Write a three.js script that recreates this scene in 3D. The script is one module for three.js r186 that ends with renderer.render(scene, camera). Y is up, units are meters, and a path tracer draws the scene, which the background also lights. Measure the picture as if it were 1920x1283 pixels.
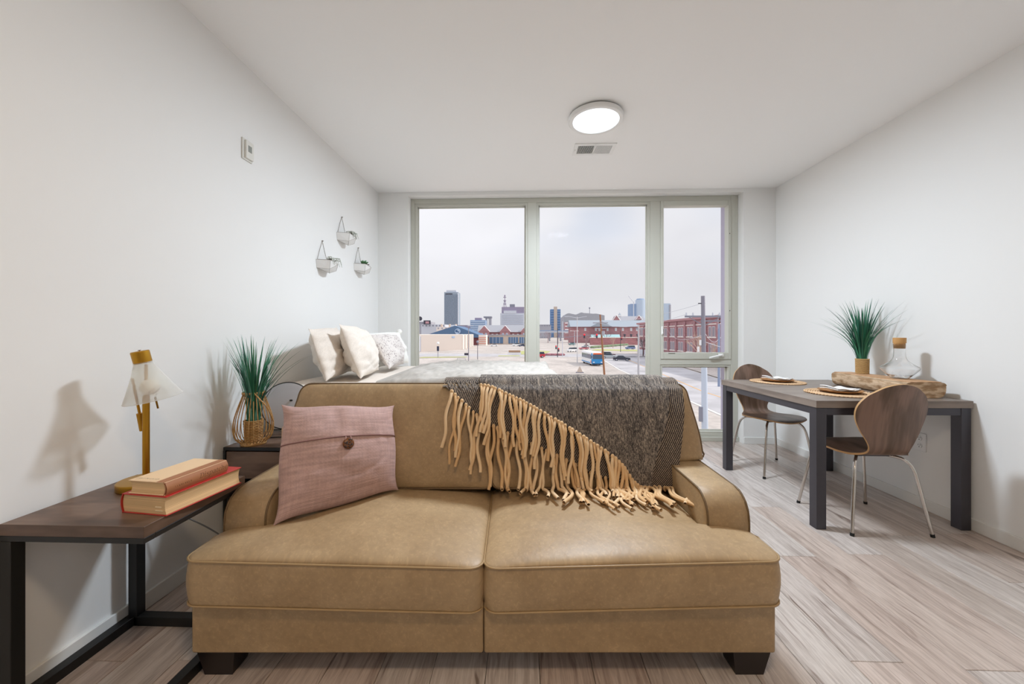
import * as THREE from 'three';
import { RoundedBoxGeometry } from 'three/addons/geometries/RoundedBoxGeometry.js';
import { ConvexGeometry } from 'three/addons/geometries/ConvexGeometry.js';
import { mergeGeometries, mergeVertices, toCreasedNormals } from 'three/addons/utils/BufferGeometryUtils.js';
import { RectAreaLightUniformsLib } from 'three/addons/lights/RectAreaLightUniformsLib.js';

// ------------------------------------------------------------------ camera, sky, sun, lamps, exposure
const scene = new THREE.Scene();
const YAW = Math.atan(24 / 715), CT = Math.cos(YAW), ST = Math.sin(YAW);
const camera = new THREE.PerspectiveCamera(2 * Math.atan(641.5 / 715) * 180 / Math.PI, 1920 / 1283, 0.05, 4000);
camera.position.set(0, 1.135, 0);
camera.rotation.set(0, YAW, 0);
camera.setViewOffset(1920, 1283, 0, 14.5, 1920, 1283);       // shift lens: verticals stay vertical
const renderer = new THREE.WebGLRenderer({ antialias: true });
renderer.toneMapping = THREE.LinearToneMapping;
renderer.toneMappingExposure = 1.0;
renderer.shadowMap.enabled = true;
RectAreaLightUniformsLib.init();
const SKY_LEVEL = 0.83, LAMP_MAIN = 240, LAMP_WARM = 66, FILL_BACK = 14;
const sun = new THREE.DirectionalLight(0xfff7ec, 2.5);
sun.position.set(95, 70, -37); sun.target.position.set(0, 0, -40);
sun.castShadow = true; sun.shadow.radius = 2;
Object.assign(sun.shadow.camera, { left: -140, right: 140, top: 140, bottom: -140, near: 1, far: 500 });
sun.shadow.mapSize.set(2048, 2048);
scene.add(sun, sun.target);

// ------------------------------------------------------------------ noise
function rng(seed) { let s = seed >>> 0; return () => { s = (s + 0x6d2b79f5) >>> 0; let t = Math.imul(s ^ (s >>> 15), 1 | s); t = (t + Math.imul(t ^ (t >>> 7), 61 | t)) ^ t; return ((t ^ (t >>> 14)) >>> 0) / 4294967296; }; }
const RT = (() => { const r = rng(77), a = new Float32Array(65536); for (let i = 0; i < 65536; i++) a[i] = r(); return a; })();
function vn(x, y, px = 256, py = 256, s = 0) {                       // value noise, periodic in px, py
  const xi = Math.floor(x), yi = Math.floor(y), fx = x - xi, fy = y - yi;
  const X0 = ((xi % px) + px) % px, X1 = (X0 + 1) % px, Y0 = ((yi % py) + py) % py, Y1 = (Y0 + 1) % py;
  const h = (a, b) => RT[((a * 374 + b * 6683 + s * 1237) * 31 + ((a ^ (b * 7)) * 59)) & 65535];
  const u = fx * fx * (3 - 2 * fx), v = fy * fy * (3 - 2 * fy);
  return (h(X0, Y0) * (1 - u) + h(X1, Y0) * u) * (1 - v) + (h(X0, Y1) * (1 - u) + h(X1, Y1) * u) * v;
}
function fbm(x, y, px, py, oct = 4, s = 0) { let a = 0, w = 0.5, t = 0; for (let i = 0; i < oct; i++) { a += w * vn(x, y, px, py, s + i); t += w; x *= 2; y *= 2; px *= 2; py *= 2; w *= 0.5; } return a / t; }
const clamp = (x, a = 0, b = 1) => Math.min(b, Math.max(a, x)), mix = (a, b, t) => a + (b - a) * t, sst = (a, b, x) => { const t = clamp((x - a) / (b - a)); return t * t * (3 - 2 * t); };
function tex(w, h, fn, srgb = true, rep = null) {
  const d = new Uint8Array(w * h * 4);
  for (let y = 0; y < h; y++) for (let x = 0; x < w; x++) { const c = fn(x / w, y / h), o = (y * w + x) * 4; d[o] = clamp(c[0], 0, 255); d[o + 1] = clamp(c[1], 0, 255); d[o + 2] = clamp(c[2], 0, 255); d[o + 3] = 255; }
  const t = new THREE.DataTexture(d, w, h); t.wrapS = t.wrapT = THREE.RepeatWrapping; t.magFilter = THREE.LinearFilter; t.minFilter = THREE.LinearMipmapLinearFilter; t.generateMipmaps = true;
  if (srgb) t.colorSpace = THREE.SRGBColorSpace;
  if (rep) t.repeat.set(...rep);
  t.needsUpdate = true; return t;
}
const hex = (h) => [(h >> 16) & 255, (h >> 8) & 255, h & 255];
const lerp3 = (a, b, t) => [mix(a[0], b[0], t), mix(a[1], b[1], t), mix(a[2], b[2], t)];

// sky: bright thin overcast with a few bluer gaps, the same kind of cloud all round
{
  const W = 1024, H = 512, d = new Float32Array(W * H * 4);
  for (let y = 0; y < H; y++) for (let x = 0; x < W; x++) {
    const el = ((y + 0.5) / H - 0.5) * Math.PI, az = (x + 0.5) / W, up = Math.max(0, Math.sin(el));
    const n = fbm(az * 14, el * 4.2 + 3, 14, 64, 5, 3), m = fbm(az * 9, el * 3.4 + 8, 9, 64, 4, 11);
    const gap = sst(0.5, 0.68, m) * sst(0.1, 0.32, up), k = SKY_LEVEL * (0.985 + 0.30 * (n - 0.5)) * (1 + 0.9 * up * up);
    const c = lerp3([0.985, 0.985, 1.03], [0.70, 0.80, 0.98], gap * 0.75), o = (y * W + x) * 4;
    for (let i = 0; i < 3; i++) d[o + i] = c[i] * k * (el < 0 ? 0.8 : 1);
    d[o + 3] = 1;
  }
  const t = new THREE.DataTexture(d, W, H, THREE.RGBAFormat, THREE.FloatType);
  t.mapping = THREE.EquirectangularReflectionMapping; t.magFilter = THREE.LinearFilter; t.needsUpdate = true;
  scene.background = t;
}

// ------------------------------------------------------------------ helpers
const V = (x, y, z) => new THREE.Vector3(x, y, z);
const used = new Map();
function numbered(n) { const k = used.get(n) ?? 0; used.set(n, k + 1); return k ? n + '_' + String(k).padStart(3, '0') : n; }
function tag(o, label, category, group) { if (label) o.userData.label = label; if (category) o.userData.category = category; if (group) o.userData.group = group; return o; }
function thing(name, label, category, pos = [0, 0, 0], turn = 0, group) { const o = new THREE.Group(); o.name = numbered(name); o.position.set(...pos); o.rotation.y = turn; scene.add(o); return tag(o, label, category, group); }
function mesh(name, g, m, parent = scene, label) { const o = new THREE.Mesh(Array.isArray(g) ? merge(g) : g, m); o.name = numbered(name); o.castShadow = o.receiveShadow = true; parent.add(o); if (label) o.userData.label = label; return o; }
function struct(name, g, m) { const o = mesh(name, g, m); o.userData.kind = 'structure'; return o; }
function structGroup(name, pos = [0, 0, 0]) { const o = new THREE.Group(); o.name = numbered(name); o.position.set(...pos); o.userData.kind = 'structure'; scene.add(o); return o; }
function copy(o, pos, turn, label) { const c = o.clone(); c.name = numbered(o.name.replace(/_\d{3}$/, '')); c.userData = { ...o.userData }; scene.add(c); if (pos) c.position.set(...pos); if (turn !== undefined) c.rotation.set(0, turn, 0); if (label) c.userData.label = label; return c; }
const toFrame = (xc, y, zc) => [xc * CT - zc * ST, y, -(xc * ST + zc * CT)];
function merge(list) { return mergeGeometries(list.map((g) => { const q = g.index ? g.toNonIndexed() : g.clone(); for (const k of Object.keys(q.attributes)) if (!['position', 'normal', 'uv'].includes(k)) q.deleteAttribute(k); if (!q.attributes.uv) q.setAttribute('uv', new THREE.BufferAttribute(new Float32Array(q.attributes.position.count * 2), 2)); return q; })); }
function boxUV(g, grain = 'z', s = 1, off = 0) {                      // uv in metres, v along the grain
  const q = g.index ? g.toNonIndexed() : g, p = q.attributes.position, n = q.attributes.normal, uv = new Float32Array(p.count * 2), gi = 'xyz'.indexOf(grain);
  for (let i = 0; i < p.count; i++) {
    const a = [Math.abs(n.getX(i)), Math.abs(n.getY(i)), Math.abs(n.getZ(i))], k = a[0] > a[1] && a[0] > a[2] ? 0 : a[1] > a[2] ? 1 : 2, o = [0, 1, 2].filter((t) => t !== k), c = [p.getX(i), p.getY(i), p.getZ(i)];
    const vi = o.includes(gi) ? gi : o[1], ui = o[0] === vi ? o[1] : o[0];
    uv[i * 2] = c[ui] * s + off; uv[i * 2 + 1] = c[vi] * s + off * 0.37;
  }
  q.setAttribute('uv', new THREE.BufferAttribute(uv, 2)); return q;
}
function box(w, h, d, x = 0, y = 0, z = 0) { return new THREE.BoxGeometry(w, h, d).translate(x, y, z); }
function rbox(w, h, d, r, x = 0, y = 0, z = 0, seg = 2) { return new RoundedBoxGeometry(w, h, d, seg, r).translate(x, y, z); }
function span(x0, x1, y0, y1, z0, z1, r = 0) { const w = x1 - x0, h = y1 - y0, d = z1 - z0; return r ? rbox(w, h, d, r, (x0 + x1) / 2, (y0 + y1) / 2, (z0 + z1) / 2) : box(w, h, d, (x0 + x1) / 2, (y0 + y1) / 2, (z0 + z1) / 2); }
function tube(pts, r, seg = 24, rad = 8, closed = false, tension = 0.5) { return new THREE.TubeGeometry(new THREE.CatmullRomCurve3(pts.map((p) => (p.isVector3 ? p : V(...p))), closed, 'catmullrom', tension), seg, r, rad, closed); }
function rod(a, b, r, rad = 10, r2 = r) { const A = a.isVector3 ? a : V(...a), B = b.isVector3 ? b : V(...b), d = B.clone().sub(A), g = new THREE.CylinderGeometry(r2, r, d.length(), rad); g.applyQuaternion(new THREE.Quaternion().setFromUnitVectors(V(0, 1, 0), d.clone().normalize())); return g.translate(...A.clone().add(B).multiplyScalar(0.5)); }
function lathe(pts, seg = 40) { return new THREE.LatheGeometry(pts.map((p) => new THREE.Vector2(...p)), seg); }
function grid(nu, nv, f, close = false) {
  const pos = [], uv = [], idx = [];
  for (let j = 0; j <= nv; j++) for (let i = 0; i <= nu; i++) { const p = f(i / nu, j / nv); pos.push(p.x, p.y, p.z); uv.push(i / nu, j / nv); }
  for (let j = 0; j < nv; j++) for (let i = 0; i < nu; i++) { const a = j * (nu + 1) + i, b = a + 1, c = a + nu + 1, d = c + 1; idx.push(a, b, d, a, d, c); }
  const g = new THREE.BufferGeometry(); g.setAttribute('position', new THREE.Float32BufferAttribute(pos, 3)); g.setAttribute('uv', new THREE.Float32BufferAttribute(uv, 2)); g.setIndex(idx); g.computeVertexNormals(); return g;
}
function prism(pts, y0, y1) {                                       // footprint [x, z] extruded upwards
  const s = new THREE.Shape(pts.map(([x, z]) => new THREE.Vector2(x, -z))); const g = new THREE.ExtrudeGeometry(s, { depth: y1 - y0, bevelEnabled: false }); g.rotateX(-Math.PI / 2); return g.translate(0, y0, 0);
}
function gable(x0, x1, y0, yr, z0, z1, along = 'z') {               // triangular roof block
  const s = along === 'z' ? new THREE.Shape([new THREE.Vector2(x0, y0), new THREE.Vector2(x1, y0), new THREE.Vector2((x0 + x1) / 2, yr)]) : new THREE.Shape([new THREE.Vector2(z0, y0), new THREE.Vector2(z1, y0), new THREE.Vector2((z0 + z1) / 2, yr)]);
  const g = new THREE.ExtrudeGeometry(s, { depth: along === 'z' ? z1 - z0 : x1 - x0, bevelEnabled: false });
  if (along === 'z') return g.translate(0, 0, z0);
  g.rotateY(-Math.PI / 2); return g.translate(x1, 0, 0);
}
function std(color, rough = 0.6, o = {}) { return new THREE.MeshStandardMaterial({ color, roughness: rough, ...o }); }
function phys(color, rough = 0.6, o = {}) { return new THREE.MeshPhysicalMaterial({ color, roughness: rough, ...o }); }

// ------------------------------------------------------------------ materials
function woodTex(w, h, light, dark, fx, fy, seed, knots = 0) {       // grain runs along v
  const A = hex(light), B = hex(dark);
  return tex(w, h, (u, v) => {
    const warp = fbm(u * 4, v * 3, 4, 3, 3, seed) * 0.35;
    const g = fbm((u + warp * 0.06) * fx, v * fy, fx, fy, 4, seed + 5), f = vn(u * fx * 6, v * fy * 2.0, fx * 6, fy * 2, seed + 9);
    const k = knots ? sst(0.66, 0.86, fbm(u * 9, v * 5, 9, 5, 3, seed + 20)) * knots : 0;
    return lerp3(A, B, clamp(sst(0.28, 0.75, g) * 0.8 + (f - 0.5) * 0.28 + k));
  });
}
const floorMap = tex(1200, 1024, (u, v) => {
  const col = Math.floor(u * 6), x = u * 6 - col, s = 30 + col * 13;
  const warp = (fbm(x * 2, v * 4, 64, 4, 3, s) - 0.5) * 0.5;
  const g = fbm((x + warp * 0.3) * 9, v * 3, 64, 3, 4, s + 4), f = vn(x * 30 + warp * 8, v * 10, 256, 10, s + 7), f2 = vn(x * 74 + warp * 8, v * 26, 512, 26, s + 8), f3 = vn(x * 52 + warp * 8, v * 70, 512, 70, s + 3);
  const knot = sst(0.62, 0.8, fbm(x * 3 + 2, v * 5, 64, 5, 3, s + 15)), streak = sst(0.60, 0.76, fbm((x + warp * 1.3) * 12, v * 5, 128, 5, 3, s + 2)) * (0.22 + 0.5 * knot), base = [[212, 202, 194], [208, 197, 189], [216, 206, 199], [206, 195, 187], [210, 200, 192], [214, 204, 197]][col];
  const t = clamp(0.06 + sst(0.3, 0.8, g) * 0.24 + (f - 0.5) * 0.24 + (f2 - 0.5) * 0.26 + (f3 - 0.5) * 0.12 + streak + knot * 0.12);
  return lerp3(base, [126, 110, 101], t);
});
const floorRough = tex(256, 256, (u, v) => { const n = 128 + 60 * (fbm(u * 16, v * 6, 16, 6, 3, 4) - 0.5); return [n, n, n]; }, false);
const leatherMap = tex(1024, 1024, (u, v) => {
  const n = fbm(u * 6, v * 6, 6, 6, 5, 40), m = fbm(u * 70, v * 70, 70, 70, 2, 44), sp = sst(0.74, 0.8, vn(u * 190, v * 190, 190, 190, 47));
  const c = lerp3([175, 149, 114], [161, 135, 101], sst(0.25, 0.75, n)); const k = 1 + (m - 0.5) * 0.09 + sp * 0.05; return [c[0] * k, c[1] * k, c[2] * k];
});
const leatherBump = tex(512, 512, (u, v) => { const n = 255 * (fbm(u * 90, v * 90, 90, 90, 3, 50) * 0.7 + vn(u * 8, v * 8, 8, 8, 51) * 0.3); return [n, n, n]; }, false);
const linenMap = tex(512, 512, (u, v) => {
  const a = vn(u * 12, v * 150, 12, 150, 60), b = vn(u * 150, v * 12, 150, 12, 61), c = vn(u * 200, v * 200, 200, 200, 62), n = fbm(u * 4, v * 4, 4, 4, 3, 63);
  const k = 0.95 + 0.13 * (a - 0.5) + 0.05 * (b - 0.5) + 0.06 * (c - 0.5) + 0.04 * (n - 0.5); return [193 * k, 160 * k, 153 * k];
});
const weaveBump = tex(256, 256, (u, v) => { const n = 128 + 90 * Math.sin(u * Math.PI * 128) * Math.sin(v * Math.PI * 128); return [n, n, n]; }, false);
const feltMap = tex(512, 512, (u, v) => {
  const a = vn(u * 150, v * 60, 150, 60, 70), b = vn(u * 210, v * 210, 210, 210, 71), n = fbm(u * 10, v * 10, 10, 10, 3, 72);
  const t = clamp(0.40 + (a - 0.5) * 0.8 + (b - 0.5) * 0.7 + (n - 0.5) * 0.4); return lerp3([54, 50, 50], [178, 164, 148], t);
});
const twillMap = tex(512, 512, (u, v) => {
  const s = Math.sin((u * 34 - v * 34) * Math.PI * 2), b = vn(u * 180, v * 180, 180, 180, 75), t = clamp(0.34 + 0.5 * s + (b - 0.5) * 0.6); return lerp3([32, 29, 31], [190, 170, 148], t);
});
const walnutMap = woodTex(512, 512, 0x7b6252, 0x4b382c, 10, 3, 80);
const tableMap = woodTex(512, 512, 0x8b7d72, 0x6d6158, 16, 3, 85);
const chairMap = woodTex(512, 512, 0x84695a, 0x55402f, 12, 3, 90);
const slabMap = woodTex(512, 512, 0xd9b08a, 0xb98a5f, 9, 3, 95, 0.3);
const barkMap = woodTex(512, 512, 0xd6bb9c, 0x94724f, 14, 6, 99, 0.35);
const plasterBump = tex(512, 512, (u, v) => { const n = 255 * fbm(u * 60, v * 60, 60, 60, 3, 110); return [n, n, n]; }, false);
const concreteMap = tex(512, 512, (u, v) => { const n = fbm(u * 6, v * 6, 6, 6, 5, 120), m = vn(u * 80, v * 80, 80, 80, 121), k = 0.9 + 0.22 * (n - 0.5) + 0.1 * (m - 0.5); return [208 * k, 199 * k, 192 * k]; });
const asphaltMap = tex(512, 512, (u, v) => { const n = fbm(u * 5, v * 5, 5, 5, 5, 125), k = 0.92 + 0.25 * (n - 0.5); return [198 * k, 196 * k, 199 * k]; });
const brickMap = tex(512, 512, (u, v) => {  // brick and mortar tones lightened, distance haze mixed into the colour
  const row = Math.floor(v * 32), uu = (u * 12 + (row % 2) * 0.5) % 12, fx = uu % 1, fy = (v * 32) % 1, id = vn(Math.floor(uu) + 0.5, row + 0.5, 12, 32, 130);
  if (fx < 0.04 || fy < 0.12) return [196, 182, 184]; const k = 0.85 + 0.3 * id; return [170 * k, 118 * k, 122 * k];
});
const grassMap = tex(256, 256, (u, v) => { const n = fbm(u * 12, v * 12, 12, 12, 4, 140); return lerp3([196, 196, 130], [164, 168, 110], n); });
const furMap = tex(512, 512, (u, v) => { const n = fbm(u * 26, v * 10, 26, 10, 4, 150), k = 0.93 + 0.16 * (n - 0.5); return [243 * k, 241 * k, 238 * k]; });
const creamMap = tex(256, 256, (u, v) => { const n = vn(u * 120, v * 120, 120, 120, 155), k = 0.97 + 0.06 * (n - 0.5); return [240 * k, 229 * k, 217 * k]; });
const knitMap = tex(512, 512, (u, v) => { const n = fbm(u * 14, v * 14, 14, 14, 4, 160), sp = sst(0.62, 0.8, vn(u * 90, v * 90, 90, 90, 161)) * sst(0.35, 0.7, n + 0.1); return lerp3([222, 214, 208], [146, 132, 130], sp * 0.8 + (n - 0.5) * 0.2); });
const rattanMap = tex(128, 128, (u, v) => { const n = vn(u * 40, v * 6, 40, 6, 165); return lerp3([206, 163, 103], [160, 114, 62], n); });
const M = {
  wall: std(0xf0f0ee, 0.75, { bumpMap: plasterBump, bumpScale: 0.0004 }), ceiling: std(0xfafaf9, 0.85), trim: std(0xe8e7e3, 0.5), frame: std(0xc4c4b9, 0.45), white: std(0xf2f2f0, 0.4),
  plank: [0xffffff, 0xf3eeea, 0xfbf3ee].map((c) => std(c, 0.3, { map: floorMap })), subfloor: std(0x4a4038, 0.9),
  glass: phys(0xffffff, 0, { transmission: 1, thickness: 0, ior: 1.5, specularIntensity: 0.004 }),
  leather: phys(0xffffff, 0.46, { map: leatherMap, bumpMap: leatherBump, bumpScale: 0.0006, specularIntensity: 0.8 }), piping: std(0x6a5335, 0.45), pipingLight: std(0xa88c64, 0.42), darkwood: std(0x1d1412, 0.4),
  linen: phys(0xffffff, 0.85, { map: linenMap, bumpMap: weaveBump, bumpScale: 0.0005, sheen: 0.4, sheenColor: new THREE.Color(0.5, 0.4, 0.4), sheenRoughness: 0.6 }),
  button: std(0x6b3d17, 0.28), buttonDark: std(0x2c1606, 0.5),
  felt: std(0xffffff, 0.95, { map: feltMap, bumpMap: feltMap, bumpScale: 0.0012 }), twill: std(0xffffff, 0.95, { map: twillMap, bumpMap: twillMap, bumpScale: 0.0012 }), hem: std(0x17151a, 0.9), tassel: [0xdcb98d, 0xd2ab7c, 0xe2c49c].map((c) => std(c, 0.95)),
  walnut: std(0xffffff, 0.42, { map: walnutMap }), black: std(0x141312, 0.5), table: std(0xffffff, 0.4, { map: tableMap }), darkmetal: std(0x454349, 0.34, { metalness: 0.4 }),
  chairwood: std(0xffffff, 0.38, { map: chairMap }), plyedge: std(0xc39a6a, 0.5), chrome: std(0xcfcac4, 0.16, { metalness: 1 }), rubber: std(0x1a1a1a, 0.8),
  brass: std(0xb98a2e, 0.36, { metalness: 0.9 }), brassdark: std(0x8a6420, 0.45, { metalness: 0.9 }), shade: phys(0xf8f8f4, 0.66, { transmission: 0.82, thickness: 0 }), bulb: std(0xf5efe6, 0.35),
  slab: std(0xffffff, 0.6, { map: slabMap }), bark: std(0xffffff, 0.8, { map: barkMap, bumpMap: barkMap, bumpScale: 0.006 }), cork: std(0xc9995f, 0.8), clearglass: phys(0xffffff, 0.0, { transmission: 1, thickness: 0.002, ior: 1.45 }),
  rattan: std(0xffffff, 0.6, { map: rattanMap }), rope: std(0xc8a46e, 0.9), raffia: std(0xdab68e, 0.9), plate: std(0xf0efed, 0.25), woodplate: std(0xa8743f, 0.5), napkin: std(0xf4f3f2, 0.9), ink: std(0x1c1c1e, 0.8),
  blades: [0x2e7a5c, 0x256650, 0x3f8c68, 0x1f5546, 0x6fa893, 0x557f5c].map((c) => phys(c, 0.55, { transmission: 0.12, thickness: 0, side: THREE.DoubleSide })), succulent: std(0x5a8a5c, 0.6), palegreen: std(0xcfd2c9, 0.7),
  bookcream: std(0xe9c8a0, 0.7), booktan: std(0xa8704a, 0.6), bookred: std(0xb52a20, 0.45), pages: std(0xd9b98c, 0.9), pagelines: std(0xc39f6e, 0.9),
  disc: std(0xcfd0d8, 0.4), blush: std(0xd8b59a, 0.6), cord: std(0x8f8f8f, 0.6), wire: std(0x9a938a, 0.5),
  bedcream: std(0xffffff, 0.9, { map: creamMap }), fur: std(0xc8c2bb, 0.95, { map: furMap }), knit: std(0xffffff, 0.95, { map: knitMap }), whitecotton: std(0xf5f4ee, 0.9), planter: std(0xebe9e6, 0.6, { flatShading: true }), soil: std(0x4c4036, 0.95),
  concrete: std(0xffffff, 0.9, { map: concreteMap }), asphalt: std(0xffffff, 0.9, { map: asphaltMap }), brick: std(0xffffff, 0.9, { map: brickMap }), grass: std(0xffffff, 0.95, { map: grassMap }),
};
const c = (h, r = 0.85) => std(h, r);

// ------------------------------------------------------------------ room shell
const XL = -1.57, XR = 2.595, ZB = -4.03, ZF = 3.1, CEIL = 2.65, OX0 = -1.246, OX1 = 2.265, OY = 2.613;
struct('wall_left', span(XL - 0.2, XL, -0.3, CEIL + 0.2, ZB - 0.25, ZF + 0.2), M.wall);
struct('wall_right', span(XR, XR + 0.2, -0.3, CEIL + 0.2, ZB - 0.25, ZF + 0.2), M.wall);
struct('wall_front', span(XL, XR, -0.3, CEIL + 0.2, ZF, ZF + 0.2), M.wall);
struct('ceiling', span(XL, XR, CEIL, CEIL + 0.2, ZB - 0.25, ZF), M.ceiling);
struct('wall_back', [span(XL, OX0, 0, CEIL, ZB - 0.25, ZB), span(OX1, XR, 0, CEIL, ZB - 0.25, ZB), span(OX0, OX1, OY, CEIL, ZB - 0.25, ZB)], M.wall);
{
  const fl = structGroup('floor');
  mesh('subfloor', span(XL, XR, -0.3, -0.006, ZB - 0.25, ZF), M.subfloor, fl);
  const W = 0.18, L = 1.22, gap = 0.0016, ch = 0.0014, r = rng(5), cache = new Map();
  const plankGeo = (w, l, k) => {
    const key = [Math.round(w * 1000), Math.round(l * 1000), k].join();
    if (cache.has(key)) return cache.get(key);
    const x = w / 2, z = l / 2, y = -0.006, t = 0, P = [], q = (a, b, cc, d) => P.push(...a, ...b, ...cc, ...a, ...cc, ...d), ix = x - ch, iz = z - ch;
    const T = [[-ix, t, iz], [ix, t, iz], [ix, t, -iz], [-ix, t, -iz]], O = [[-x, t - ch, z], [x, t - ch, z], [x, t - ch, -z], [-x, t - ch, -z]], B = O.map((p) => [p[0], y, p[2]]);
    q(...T); for (let i = 0; i < 4; i++) { const j = (i + 1) % 4; q(O[i], O[j], T[j], T[i]); q(B[i], B[j], O[j], O[i]); }
    const g = new THREE.BufferGeometry(); g.setAttribute('position', new THREE.Float32BufferAttribute(P, 3)); g.computeVertexNormals();
    const uv = []; for (let i = 0; i < P.length; i += 3) uv.push((k % 6 + (P[i] + W / 2) / W * 0.98 + 0.01) / 6, (P[i + 2] + z) / L + (k > 5 ? 0.43 : 0));
    g.setAttribute('uv', new THREE.Float32BufferAttribute(uv, 2)); cache.set(key, g); return g;
  };
  let n = 0;
  for (let x = XL; x < XR - 0.02; x += W, n++) {
    const w = Math.min(W, XR - x); let z = ZB - 0.11; const first = 0.22 + ((n * 0.47 + r() * 0.3) % 1) * 0.98;
    for (let i = 0; z < ZF - 0.02; i++) {
      const l = Math.min(i === 0 ? first : L, ZF - z), k = Math.floor(r() * 12);
      const o = mesh('plank', plankGeo(w - gap, l - gap, k), M.plank[Math.floor(r() * 3)], fl); o.position.set(x + w / 2, 0, z + l / 2);
      z += l;
    }
  }
}
function baseboard(name, g) { return struct(name, g, M.trim); }
baseboard('baseboard_left', [span(XL, XL + 0.013, 0, 0.07, ZB, ZF, 0.003)]);
baseboard('baseboard_right', [span(XR - 0.013, XR, 0, 0.07, ZB, ZF, 0.003)]);
baseboard('baseboard_back', [span(XL + 0.013, OX0, 0, 0.07, ZB, ZB + 0.013, 0.003), span(OX1, XR - 0.013, 0, 0.07, ZB, ZB + 0.013, 0.003)]);
baseboard('baseboard_front', [span(XL + 0.013, XR - 0.013, 0, 0.07, ZF - 0.013, ZF, 0.003)]);

// ------------------------------------------------------------------ window wall
{
  const z0 = -4.22, z1 = -4.13, w = structGroup('window_1');
  const fr = (name, x0, x1, y0, y1, za = z0, zb = z1, r = 0.004) => mesh(name, span(x0, x1, y0, y1, za, zb, r), M.frame, w);
  fr('window_frame', OX0, -1.205, 0, OY); fr('window_frame', 2.19, OX1, 0, OY); fr('window_frame', -1.205, 2.19, 2.56, OY); fr('window_frame', -1.205, 2.19, 0, 0.075);
  mesh('window_sill', span(OX0, OX1, 0.0, 0.045, -4.13, -4.105, 0.004), M.frame, w);
  fr('mullion', 0.03, 0.128, 0.075, 2.56); fr('mullion', 1.345, 1.45, 0.075, 2.56); fr('transom', 1.45, 2.19, 0.81, 0.87);
  // stops round each fixed light
  const stop = (x0, x1, y0, y1) => { const t = 0.022, b = 0.012, za = -4.18, zb = -4.138; const s = [span(x0, x0 + t, y0, y1, za, zb, 0.002), span(x1 - t, x1, y0, y1, za, zb, 0.002), span(x0 + t, x1 - t, y1 - t, y1, za, zb, 0.002), span(x0 + t, x1 - t, y0, y0 + t, za, zb, 0.002), span(x0 + t, x0 + t + b, y0 + t, y1 - t, za - 0.02, za), span(x1 - t - b, x1 - t, y0 + t, y1 - t, za - 0.02, za), span(x0 + t, x1 - t, y1 - t - b, y1 - t, za - 0.02, za), span(x0 + t, x1 - t, y0 + t, y0 + t + b, za - 0.02, za)]; mesh('window_stop', s, M.frame, w); mesh('pane', span(x0 + t, x1 - t, y0 + t, y1 - t, -4.186, -4.185), M.glass, w); };
  stop(-1.205, 0.03, 0.075, 2.56); stop(0.128, 1.345, 0.075, 2.56); stop(1.45, 2.19, 0.075, 0.81);
  // casement sash
  const sash = [span(1.45, 1.482, 0.87, 2.56, -4.2, -4.12, 0.004), span(2.158, 2.19, 0.87, 2.56, -4.2, -4.12, 0.004), span(1.482, 2.158, 2.505, 2.56, -4.2, -4.12, 0.004), span(1.482, 2.158, 0.87, 0.94, -4.2, -4.12, 0.004)];
  const sh = mesh('casement_sash', sash, M.frame, w); mesh('pane', span(1.482, 2.158, 0.94, 2.505, -4.166, -4.165), M.glass, w);
  const h = mesh('crank_handle', [tube([[1.95, 0.885, -4.098], [2.0, 0.9, -4.088], [2.06, 0.912, -4.092], [2.085, 0.915, -4.105]], 0.009, 12, 8), span(2.05, 2.1, 0.9, 0.93, -4.12, -4.1, 0.006)], M.white, sh);
  mesh('sash_lock', [span(1.455, 1.47, 1.13, 1.22, -4.12, -4.108, 0.004), rod([1.462, 1.2, -4.11], [1.462, 1.14, -4.098], 0.005)], M.white, sh);
  mesh('vent_slot', span(1.53, 1.6, 0.928, 0.934, -4.121, -4.118), M.black, sh);
  mesh('hinge_pin', [span(2.17, 2.176, 2.2, 2.21, -4.121, -4.117), span(2.17, 2.176, 1.38, 1.39, -4.121, -4.117)], M.black, sh);
}
struct('wall_exterior', boxUV(span(2.2, 2.9, -6.3, 5.0, -4.36, -4.25), 'y', 0.5), c(0xb4aebf));
struct('wall_exterior', boxUV(span(-4, -1.246, -6.3, 5.0, -4.36, -4.25), 'y', 0.5), M.brick);

// ------------------------------------------------------------------ ceiling light, vent, switch, outlet
function ceilingLight(x, z, label, color, radiance, glow) {
  const t = thing('ceiling_light', label, 'light', [x, CEIL, z]);
  mesh('mounting_ring', lathe([[0, 0], [0.172, 0], [0.176, -0.002], [0.176, -0.012], [0, -0.012]], 64), std(0xa9a9a6, 0.5), t);
  mesh('rim', lathe([[0.178, -0.010], [0.186, -0.013], [0.186, -0.036], [0.182, -0.041], [0.160, -0.042], [0.157, -0.038], [0.157, -0.010]], 64), M.white, t);
  const em = std(0xffffff, 0.5, { emissive: color, emissiveIntensity: glow });
  mesh('diffuser', lathe([[0, -0.040], [0.1, -0.039], [0.15, -0.036], [0.1565, -0.034], [0.1565, -0.014]], 64), em, t);
  const l = new THREE.RectAreaLight(color, radiance, 0.29, 0.29); l.position.set(0, -0.05, 0); l.rotation.x = -Math.PI / 2; l.name = 'ceiling_light_glow'; t.add(l);
  return t;
}
ceilingLight(0.492, -2.663, 'round flush ceiling light glowing white above the bed foot', new THREE.Color(0.87, 0.985, 1.11), LAMP_MAIN, 2.2);
ceilingLight(0.12, -0.02, 'warm round ceiling light over the near end of the room', new THREE.Color(1, 0.74, 0.48), LAMP_WARM, 2.2);
ceilingLight(-0.35, 1.75, 'added unseen round fill light behind the camera, nearer the left wall', new THREE.Color(0.94, 1, 1.06), FILL_BACK, 2.2);  // added fill out of view, brightens the sofa front
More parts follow.
